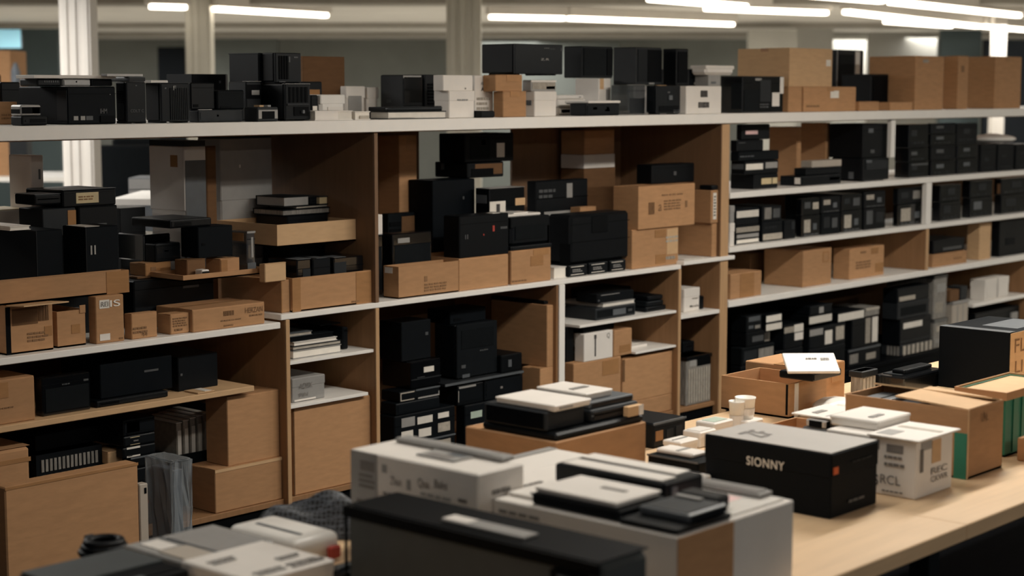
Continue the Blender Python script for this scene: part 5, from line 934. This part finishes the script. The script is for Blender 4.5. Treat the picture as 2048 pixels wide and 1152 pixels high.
# open kraft box and neighbours at the back of the table
kb2 = DK(1577, 838, 1442, 1652, 769)
it('open', 'cardboard_box', 'open empty kraft box with a white tape strip at its corner', 'box', kb2, 'kraft', [DC('white_tape', 'f', .14, .0, .24, .98, 'white'), DC('slot', 'l', .955, .1, .985, .98, 'slot', .001)])
k3 = (kb2[1] + .012, kb2[1] + .20, kb2[2] + .06, kb2[3] + .06, DESK, kb2[5] + .012)
it('carton', 'cardboard_box', 'closed kraft box right behind the white-taped open one', 'box', k3, 'kraft', [DC('tape_end', 'f', .6, .5, .95, 1.0, 'tape')])
lc_ = PZ(1622, 740, k3[5] + .02)
tb = it('flat', 'disc_player', 'black device under the tilted white leaflet', 'device', (lc_.x - .07, lc_.x + .08, lc_.y - .05, lc_.y + .06, k3[5], k3[5] + .022), 'black')
g = bmesh.new(); bx(g, -.072, .072, -.047, .047, -.008, .0, .002)
o = obj('leaflet_box', g, 'white'); lc_ = PZ(1622, 724, tb[5] + .030); o.location = (lc_.x, lc_.y, tb[5] + .030); o.rotation_euler = (math.radians(24), 0, math.radians(-46)); tag(o, 'tilted flat white box with a printed line, on the closed kraft box', 'box')
decals(o, .144, .094, 0.0, [LN('t', .42, .62, .66, .72, 1, 'print_grey'), LN('t', .7, .58, .86, .72, 2, 'grey')])
mb = DK(1722, 790, 1700, 1752, 744)
it('bin', 'plastic_bin', 'grey plastic bin of discs behind the closed kraft box', 'bin', mb[:2] + (mb[2], min(mb[3], 2.74)) + mb[4:], 'mediagrey', [SL('media_spine', 'f', .05, .05, .95, .7, 4, True, 'paper_dim')], m2='charcoal')
# loose goods between
p = PZ(1660, 812, DESK + .03)
g = bmesh.new(); bmesh.ops.create_icosphere(g, subdivisions=3, radius=1.0); bmesh.ops.scale(g, vec=(.075, .055, .03), verts=g.verts)
for v in g.verts:
    v.co *= 1 + .07 * math.sin(v.co.x * 160) * math.sin(v.co.y * 170 + 1)
    v.co.z = max(v.co.z, -.022)
o = obj('bubble_wrap', g, 'whitegloss', smooth=True); o.location = (p.x + .02, p.y, DESK + .0226); tag(o, 'bundle of white bubble wrap beside the white-taped kraft box', 'wrap')
kl2 = DT(1602, 862, 1528, 1680, .045)
kl2 = (kl2[0], kl2[0] + .15, kl2[2], kl2[3], kl2[4], kl2[5])
it('open', 'cardboard_tray', 'low kraft tray just behind the silver lettered box', 'tray', kl2, 'kraft')
gd = it('flat', 'disc_player', 'grey flat player between the printed white carton and kraft tray', 'player', (3.675, 3.84, 2.205, 2.318, DESK, DESK + .060), 'slate', [DC('edge_band', 't', .0, .0, 1, .12, 'grey')], m2='charcoal')
ca = it('gloss', 'camera_body', 'small black and silver camera on the grey flat player', 'camera', (3.677, 3.702, 2.25, 2.31, gd[5], gd[5] + .020), 'silver', [DC('grip', 'l', .2, .1, .8, .9, 'slot', .002), DC('grip', 'f', .1, .1, .7, .9, 'slot', .002)])
it('lid', 'white_carton', 'low white block under the edge of the bridging white sheet', 'box', (3.71, 3.83, 2.21, 2.312, gd[5], gd[5] + .020), 'white')
it('board', 'paper_sheet', 'white sheet bridging the small camera and the low white block', 'paper', (3.69, 3.86, 2.20, 2.36, gd[5] + .0222, gd[5] + .027), 'white', [DC('fold', 't', .1, .4, .9, .44, 'grey', .0006), LN('t', .2, .6, .5, .8, 1, 'grey')], bev=.001)
# paper cups and white packs left of the black box
def cup(px, py, base, h, r, label):
    p = PZ(px, py, base); g = bmesh.new()
    prof = [(r * .82, 0), (r * .98, h), (r * 1.04, h + .002), (r * 1.04, h + .006), (r * .96, h + .006), (r * .80, .004)]
    n = 24; ring = [[g.verts.new((a * math.cos(t * math.tau / n), a * math.sin(t * math.tau / n), z)) for t in range(n)] for a, z in prof]
    for i in range(len(ring) - 1):
        for t in range(n): g.faces.new((ring[i][t], ring[i][(t + 1) % n], ring[i + 1][(t + 1) % n], ring[i + 1][t]))
    g.faces.new(list(reversed(ring[0]))); g.faces.new(ring[-1])
    o = obj('paper_cup', g, 'cup', smooth=True); o.location = (p.x, p.y, base + .0005); tag(o, label, 'cup', 'white paper cups')
    for q_ in o.data.polygons:
        if len(q_.vertices) > 4: q_.use_smooth = False
    g = bmesh.new(); bmesh.ops.create_cone(g, cap_ends=False, segments=24, radius1=r * .9, radius2=r * .95, depth=h * .35, matrix=Matrix.Translation((0, 0, h * .4))); obj('sleeve', g, 'white', o)
    return p
p = PZ(1494, 862, DESK)
bc = it('lid', 'white_carton', 'small white carton carrying the taller paper cup', 'box', (p.x - .025, p.x + .045, p.y - .02, p.y + .05, DESK, DESK + .03), 'white')
g = cup(1473, 862, DESK, .075, .021, 'shorter white paper cup standing on the table by the packs')
p2_ = Vector((p.x + .012, p.y + .015, bc[5]))
def cup_at(x, y, base, h, r, label):
    q_ = EYE + (Vector((x, y, base)) - EYE); r_ = q_ - EYE
    c_ = r_.dot(FWD); px_ = 1024 + F * r_.dot(RIGHT) / c_; py_ = 576 - F * r_.dot(UP) / c_
    return cup(px_, py_, base, h, r, label)
cup_at(p2_.x, p2_.y, p2_.z, .052, .027, 'wider white paper cup on the small white carton')
def wpk(xc, yt, xL, xR, h, label, m='white', dec=(), kind='lid', name='white_carton', on=DESK, cat='box', bev=None, mx=.22):
    b = DT(xc, yt, xL, xR, h, on)
    b = (b[0], min(b[1], b[0] + mx), b[2], min(b[3], b[2] + mx)) + b[4:]
    return it(kind, name, label, cat, b, m, dec, bev=bev)
wpk(1428, 848, 1392, 1466, .045, 'white tray-like pack beside the shorter paper cup', dec=[DC('recess', 't', .15, .15, .85, .85, 'greengrey', .001)], mx=.12)
wpk(1400, 866, 1366, 1432, .04, 'second white pack from the paper cups', dec=[DC('panel', 't', .1, .1, .9, .9, 'whitegloss')], mx=.12)
pk3 = wpk(1360, 886, 1326, 1396, .035, 'third white pack from the paper cups, folded corner', dec=[DC('fold', 't', .1, .5, .9, .6, 'grey')], mx=.11)
blk = wpk(1396, 925, 1294, 1440, .045, 'low black box under white papers beside the kraft carton', 'black_soft', [DC('edge_band', 'l', 0, .9, 1, 1, 'slate')], 'gloss', 'black_carton', mx=.15)
it('board', 'paper_sheet', 'clear-wrapped white papers lying on the low black box', 'paper', (blk[0] + .02, blk[1] - .01, blk[2] + .03, blk[3] - .01, blk[5], blk[5] + .012), 'white', [DC('fold', 't', .1, .4, .9, .5, 'grey', .001)], bev=.004)
lowb = DT(1400, 958, 1296, 1440, .05)
lowb = (lowb[0], min(lowb[1], lowb[0] + .10, so[0] - .006), lowb[2], min(lowb[3], lowb[2] + .16), DESK, DESK + .03)
it('lid', 'white_carton', 'flat white pack squeezed in beside the silver lettered box', 'box', lowb[:5] + (DESK + .052,), 'white', [DC('slot', 'l', .55, .3, .7, .5, 'slate')])
# kraft carton with the pile of folders
Yk = 2.43
km = (PY(1111, 930, Yk).x, PY(1292, 930, Yk).x, Yk, PX(930, 900, PY(1111, 930, Yk).x).y, DESK, PY(1111, 885, Yk).z)
it('carton', 'cardboard_box', 'kraft carton on the table topped with black cases and white packs', 'box', km, 'kraft', tape=False)
kz = km[5]
kx, ky, kw, kd_ = km[0], km[2], km[1] - km[0], km[3] - km[2]
s1 = it('board', 'black_folder', 'wide black sleeve draped over the table kraft carton', 'folder', (kx + .006, kx + kw - .004, ky + .004, ky + kd_ * .83, kz, kz + .018), 'black', [DC('fold', 't', .4, .1, .6, .9, 'black_soft', .001)], bev=.006)
s2 = it('gloss', 'disc_case', 'smoky black case on the near half of the black sleeve', 'case', (kx + .004, kx + kw * .42, ky + .03, ky + kd_ * .80, s1[5], s1[5] + .045), 'charcoal', [DC('window', 'l', .05, .1, .95, .9, 'black_gloss', .001)])
s3 = it('lid', 'white_carton', 'flat white pack on the smoky black case', 'box', (kx + .015, kx + kw * .43, ky + .015, ky + kd_ * .70, s2[5], s2[5] + .014), 'white', [LN('f', .1, .2, .5, .8, 1, 'grey')])
l1 = it('flat', 'laptop', 'dark grey laptop on the far half of the black sleeve', 'laptop', (kx + kw * .45, kx + kw * .99, ky + .02, ky + kd_ * .8, s1[5], s1[5] + .03), 'charcoal', [DC('screen_edge', 'f', 0, .5, 1, .6, 'slate')], bev=.006)
l2 = it('flat', 'laptop', 'slimmer slate laptop lying on the dark grey one', 'laptop', (kx + kw * .47, kx + kw * .97, ky + .03, ky + kd_ * .75, l1[5], l1[5] + .016), 'slate', bev=.004)
it('lid', 'white_carton', 'second flat white pack lying on the slate laptop', 'box', (kx + kw * .5, kx + kw * .80, ky + .05, ky + kd_ * .72, l2[5], l2[5] + .016), 'white', [LN('t', .2, .3, .8, .5, 1, 'grey')])
it('board', 'note_card', 'small tan card poking from under the stacked laptops', 'card', (kx + kw * .80, kx + kw * .97, ky + .002, ky + .018, s1[5] + .0002, s1[5] + .024), 'kraft_light', [DC('white_edge', 'f', .7, 0, 1, 1, 'white')])
it('gloss', 'file_crate', 'black crate of parts between the table kraft carton and the rack', 'crate', (3.43, 3.57, 2.60, 2.74, DESK, DESK + .065), 'black', [DC('edge_band', 'f', 0, .92, 1, 1, 'slate')] + lots(3, v0=.2, v1=.8, ms=('kraft_in', 'charcoal', 'mediagrey')))
# white cartons in front
w1 = DT(955, 950, 703, 1047, .2)
it('lid', 'white_carton', 'tall white carton with rows of grey print, left of the flat white boxes', 'box', w1, 'white',
   [DC('panel', 'l', .0, .0, .22, 1.0, 'grey', .001), L('l', .08, .82, .20, .92, 'print_grey'), LN('l', .07, .64, .2, .8, 3, 'print_grey'), LN('l', .05, .44, .2, .54, 2, 'print_grey'), DC('red_mark', 'l', .04, .08, .2, .2, 'orange'), L('l', .26, .84, .30, .92, 'grey'), TX('l', .33, .74, .42, .82, 'Zion', 'print_grey'), DC('icon', 'l', .46, .72, .49, .82, 'grey'), TX('l', .55, .76, .64, .86, 'Qua', 'print_grey'), TX('l', .68, .80, .78, .88, 'Baks', 'print_grey'), LN('l', .27, .62, .52, .66, 1, 'print_grey'), LN('l', .28, .52, .54, .57, 1, 'print_grey'), LN('l', .57, .64, .82, .74, 2, 'grey'), LN('l', .58, .52, .82, .58, 1, 'grey'), LN('l', .86, .70, .94, .76, 1, 'print_grey'), BC('l', .66, .24, .78, .36, 'grey'), DC('icon', 'l', .26, .18, .3, .26, 'print_grey'), DC('icon', 'l', .90, .36, .94, .46, 'print_grey'), LN('f', .3, .76, .75, .84, 1, 'print_grey')])
x0, x1, y0, y1, _, zt = w1
zt += .002
it('board', 'paper_sheet', 'grey cut-out sleeve on top of the tall white carton', 'paper', (x0 + .04, x1 - .03, y0 + .10, y0 + .20, zt, zt + .003), 'grey', [DC('cut_out', 't', .1, .2, .5, .8, 'print_grey', .0006), DC('cut_out', 't', .6, .1, .95, .5, 'slate', .0006)])
it('board', 'paper_sheet', 'long grey plastic lid along the far edge of the tall white carton', 'paper', (x1 - .028, x1 + .01, y0 + .03, y1 - .02, zt, zt + .010), 'grey', [DC('fold', 't', .2, .1, .8, .9, 'silver', .001)], bev=.003)
X2 = 2.42
w2t = PX(959, 967, X2); ztop = w2t.z
w2 = (X2, X2 + .30, 2.138, w2t.y, DESK, ztop)
it('lid', 'white_carton', 'mid-height white carton between the tall printed one and the big flat one', 'box', w2, 'white', [L('t', .04, .55, .18, .85, 'print_grey'), LN('l', .6, .6, .95, .7, 1, 'print_grey'), LN('t', .05, .2, .3, .35, 1, 'print_grey')])
it('lid', 'white_carton', 'shallow white box behind the mid-height white carton', 'box', (X2 + .06, X2 + .36, w2t.y + .012, w2t.y + .13, DESK, ztop - .004), 'white', [DC('edge_band', 't', 0, .8, 1, 1, 'grey')])
w3 = DT(1355, 1075, 985, 1587, .15)
it('carton', 'white_carton', 'biggest white carton at the table edge, half its end bare kraft', 'box', w3, 'white', [DC('kraft_end', 'f', .0, .0, .46, .985, 'kraft', .0008), LN('l', .04, .83, .3, .90, 1, 'print_grey'), LN('l', .02, .74, .5, .79, 1, 'print_grey')], tape=False)
x0, x1, y0, y1, _, zt = w3
zt += .0005
wd, dd = x1 - x0, y1 - y0
def top(u0, u1, v0, v1, z0, z1__): return (x0 + wd * u0, x0 + wd * u1, y0 + dd * v0, y0 + dd * v1, z0, z1__)
it('board', 'paper_sheet', 'glossy white and pink sheet at the edge of the biggest white carton', 'paper', top(.50, .97, .03, .50, zt, zt + .003), 'whitegloss', [DC('pink_print', 't', .2, .3, .7, .7, 'pink', .0006)])
it('gloss', 'black_case', 'thin black base under the slate tablet, corner of the biggest carton', 'case', top(.015, .485, .012, .31, zt, zt + .010), 'black', [DC('edge_band', 'l', 0, .8, 1, 1, 'charcoal')])
a = it('gloss', 'black_case', 'black tray under a white booklet on the biggest white carton', 'case', top(.03, .42, .32, .80, zt, zt + .022), 'black', [DC('edge_band', 'l', 0, .8, 1, 1, 'charcoal')])
it('lid', 'white_carton', 'white booklet with a dark tab lying in the black tray', 'box', top(.04, .40, .34, .78, a[5], a[5] + .010), 'white', [DC('tab', 't', .55, .2, .65, .5, 'print_grey', .001)])
b = it('gloss', 'black_case', 'long black case with white strips on the biggest white carton', 'case', top(.46, .80, .36, .98, zt + .003, zt + .040), 'black', [DC('white_strip', 't', .08, .05, .45, .95, 'white', .002), DC('white_strip', 't', .6, .1, .95, .98, 'white', .002), DC('clasp', 'f', .15, .3, .3, .7, 'slate', .003)])
it('flat', 'tablet', 'slate tablet lying near the corner of the biggest white carton', 'tablet', top(.14, .46, .03, .29, zt + .0102, zt + .026), 'slate', [DC('screen', 't', .05, .08, .95, .92, 'charcoal', .001), DC('clasp', 't', .8, .4, .9, .9, 'grey', .005)])
it('gloss', 'black_case', 'little black box wedged beside the slate tablet', 'case', top(.47, .60, .10, .30, zt + .004, zt + .03), 'black', [DC('clasp', 'f', .3, .3, .6, .6, 'slate')])
it('board', 'paper_sheet', 'grey ribbed card strip along the far edge of the biggest carton', 'paper', top(.86, .98, .10, .49, zt + .0042, zt + .012), 'grey', [SL('rib', 't', .1, .05, .9, .95, 3, True, 'silver')])
it('board', 'paper_sheet', 'off-white wrapping sheet at the back corner of the biggest carton', 'paper', top(.10, .44, .82, .99, zt, zt + .006), 'white', bev=.002)
# long dark case in front
lx = PZ(690, 1010, DESK + .16).x; ly1 = PZ(690, 1010, DESK + .16).y
lc = (lx, lx + .13, 1.665, ly1, DESK, DESK + .16)
it('carton', 'equipment_case', 'long dark grey case with a thick black rim at the table front', 'case', lc, 'case_grey', [DC('rim', 'l', .0, .88, 1.0, 1.0, 'slot', .006), DC('rim', 'l', .0, .0, .01, .9, 'slot', .003), DC('top_sheet', 't', .01, .005, .99, .995, 'slot', .002), DC('latch', 'l', .84, .72, .96, .86, 'slot', .012), DC('latch', 'l', .87, .76, .92, .82, 'slate', .016)], tape=False, bev=.012)
it('board', 'paper_sheet', 'pale folded strip lying along the rim of the long dark case', 'paper', (lc[0] + .02, lc[0] + .06, lc[2] + .18, lc[3] - .22, lc[5] + .0025, lc[5] + .008), 'grey', [DC('white_strip', 't', .1, .7, .9, 1, 'white', .001)])
# left-hand heap
da = it('lid', 'white_carton', 'flat white box with faint printed lines nearest the dark case', 'box', (1.862, 2.052, 2.272, 2.470, DESK, DESK + .058), 'white', [LN('t', .55, .03, .95, .2, 2, 'print_grey'), LN('t', .15, .05, .5, .2, 2, 'grey'), LN('t', .62, .3, .9, .42, 2, 'grey'), LN('t', .1, .62, .4, .78, 2, 'grey'), LN('t', .8, .08, .97, .16, 1, 'print_grey')])
db = it('lid', 'grey_carton', 'grey plastic blister pack behind the flat white box', 'box', (1.875, 2.085, 2.478, 2.660, DESK, DESK + .05), 'grey', [DC('window', 't', .05, .05, .35, .5, 'greybeige', .002), DC('window', 't', .4, .05, .95, .9, 'silver', .002), DC('groove', 't', .36, .02, .39, .98, 'slate', .001), L('t', .1, .55, .3, .9, 'white')])
g = bmesh.new(); bx(g, -.06, .06, -.10, .10, 0, .055, .025, 3); o = obj('plastic_shell', g, 'whitegloss', smooth=True); o.location = (2.152, 2.528, DESK + .0006); tag(o, 'smooth white plastic shell between blister pack and mesh bag', 'shell')
g = bmesh.new(); bx(g, -.02, -.012, -.07, .06, .0548, .0565); obj('groove', g, 'slate', o)
g = bmesh.new(); bx(g, .02, .05, -.112, -.1005, .005, .03, .005); obj('red_tip', g, 'red', o)
# mesh bag
g = bmesh.new(); bmesh.ops.create_grid(g, x_segments=40, y_segments=40, size=.5)
for v in g.verts:
    x, y = v.co.x, v.co.y
    e_ = max(0, 1 - (2 * abs(x)) ** 4) * max(0, 1 - (2 * abs(y)) ** 4)
    v.co.z = e_ * (.058 + .014 * math.sin(x * 9 + y * 5) + .010 * math.sin(y * 17 - x * 6))
    v.co.x = x * .25; v.co.y = y * .15
o = obj('mesh_bag', g, 'mesh_fabric', smooth=True); o.location = (2.318, 2.618, DESK + .001); o.rotation_euler = (0, 0, -.84); tag(o, 'rumpled black mesh bag with a pale cell pattern', 'bag')
g = bmesh.new(); bx(g, -.12, -.09, -.06, .06, .004, .03, .008, 2); obj('strap', g, 'black_soft', o)
da2 = it('flat', 'laptop_stand', 'black folding stand with silver rail beside the flat white box', 'stand', (2.072, 2.20, 2.268, 2.325, DESK, DESK + .03), 'black', [DC('rail', 't', .02, .3, .98, .5, 'slate', .006)])
de = it('flat', 'laptop', 'slate topped black laptop at the near corner of the table', 'laptop', (1.625, 1.85, 2.43, 2.625, DESK, DESK + .055), 'black', [DC('lid', 't', .02, .35, .98, .98, 'case_grey', .004), DC('keyboard', 't', .05, .04, .95, .30, 'slot', .002), DC('trackpad', 't', .4, .02, .6, .1, 'slate', .003)])
g = bmesh.new()
for k in range(3):
    ro = .05 - k * .006; n = 28; m_ = 8; rr = .010
    ring = [[g.verts.new(((ro + rr * math.cos(b_ * math.tau / m_)) * math.cos(a_ * math.tau / n), (ro + rr * math.cos(b_ * math.tau / m_)) * math.sin(a_ * math.tau / n), .011 + k * .014 + rr * math.sin(b_ * math.tau / m_))) for b_ in range(m_)] for a_ in range(n)]
    for a_ in range(n):
        for b_ in range(m_): g.faces.new((ring[a_][b_], ring[(a_ + 1) % n][b_], ring[(a_ + 1) % n][(b_ + 1) % m_], ring[a_][(b_ + 1) % m_]))
o = obj('cable_coil', g, 'black', smooth=True); c = PZ(200, 1092, DESK + .03); o.location = (c.x + .03, c.y + .03, DESK + .001); o.scale = (.85, .85, .7); tag(o, 'coiled black cable behind the slate topped laptop', 'cable')
g = bmesh.new(); bx(g, -.012, .012, .03, .065, .0, .045, .003); obj('cable_tie', g, 'charcoal', o)
build_all()
# ------------------------------------------------------------------ light and camera
def area(loc, sx, sy, power, col=(1.0, 0.90, 0.77), rot=(0, 0, 0)):
    l = bpy.data.lights.new('area', 'AREA'); l.shape = 'RECTANGLE'; l.size = sx; l.size_y = sy; l.energy = power; l.color = col
    o = bpy.data.objects.new('area_light', l); COL.objects.link(o); o.location = loc; o.rotation_euler = rot
LC = (1.0, 0.945, 0.85)
for i, (x, y, p) in enumerate(((0.4, 2.2, 5), (2.9, 2.3, 16), (5.0, 2.5, 52), (7.2, 2.4, 38), (9.6, 2.2, 26), (12.0, 2.2, 16))):
    area((x, y, CEIL - 0.085), 1.5, 0.14, p, LC)
for i, (x, y, p) in enumerate(((-1.5, -1.2, 4), (2.0, -1.4, 24), (5.5, -1.4, 36), (9.0, -1.4, 20))):  # unseen fill row added behind the camera
    area((x, y, CEIL - 0.085), 1.5, 0.14, p, LC)
for f, l, p in ((6.6, -3.4, 60), (9.2, -3.6, 100), (13, -5, 60), (14, 2.5, 70), (14, 6, 70), (20, -6, 110), (20, 0, 120), (20, 6, 130), (26, 6, 110), (26, 0, 90), (26, -6, 80)):  # unseen lights added to brighten far walls, pillar and left faces
    c = _fh * f + RIGHT * l
    area((c.x, c.y, CEIL - 0.12), 2.0, 2.0, p, (1.0, 0.97, 0.92))
w = bpy.data.worlds.new('World'); SC.world = w; w.use_nodes = True
w.node_tree.nodes['Background'].inputs['Color'].default_value = (0.9, 0.92, 1.0, 1); w.node_tree.nodes['Background'].inputs['Strength'].default_value = 0.12
cam = bpy.data.cameras.new('camera'); co = bpy.data.objects.new('camera', cam); COL.objects.link(co)
cam.sensor_width = 36; cam.sensor_fit = 'HORIZONTAL'; cam.lens = F / 2048 * 36
co.matrix_world = Matrix(((RIGHT.x, UP.x, -FWD.x, EYE.x), (RIGHT.y, UP.y, -FWD.y, EYE.y), (RIGHT.z, UP.z, -FWD.z, EYE.z), (0, 0, 0, 1)))
cam.clip_start = 0.05; cam.clip_end = 100
cam.dof.use_dof = True; cam.dof.focus_distance = 5.4; cam.dof.aperture_fstop = 3.2; cam.dof.aperture_blades = 0
SC.camera = co
SC.view_settings.view_transform = 'Standard'; SC.view_settings.look = 'None'; SC.view_settings.exposure = 0.12; SC.view_settings.gamma = 1.0
SC.cycles.use_denoising = True; SC.cycles.max_bounces = 8; SC.cycles.transparent_max_bounces = 12
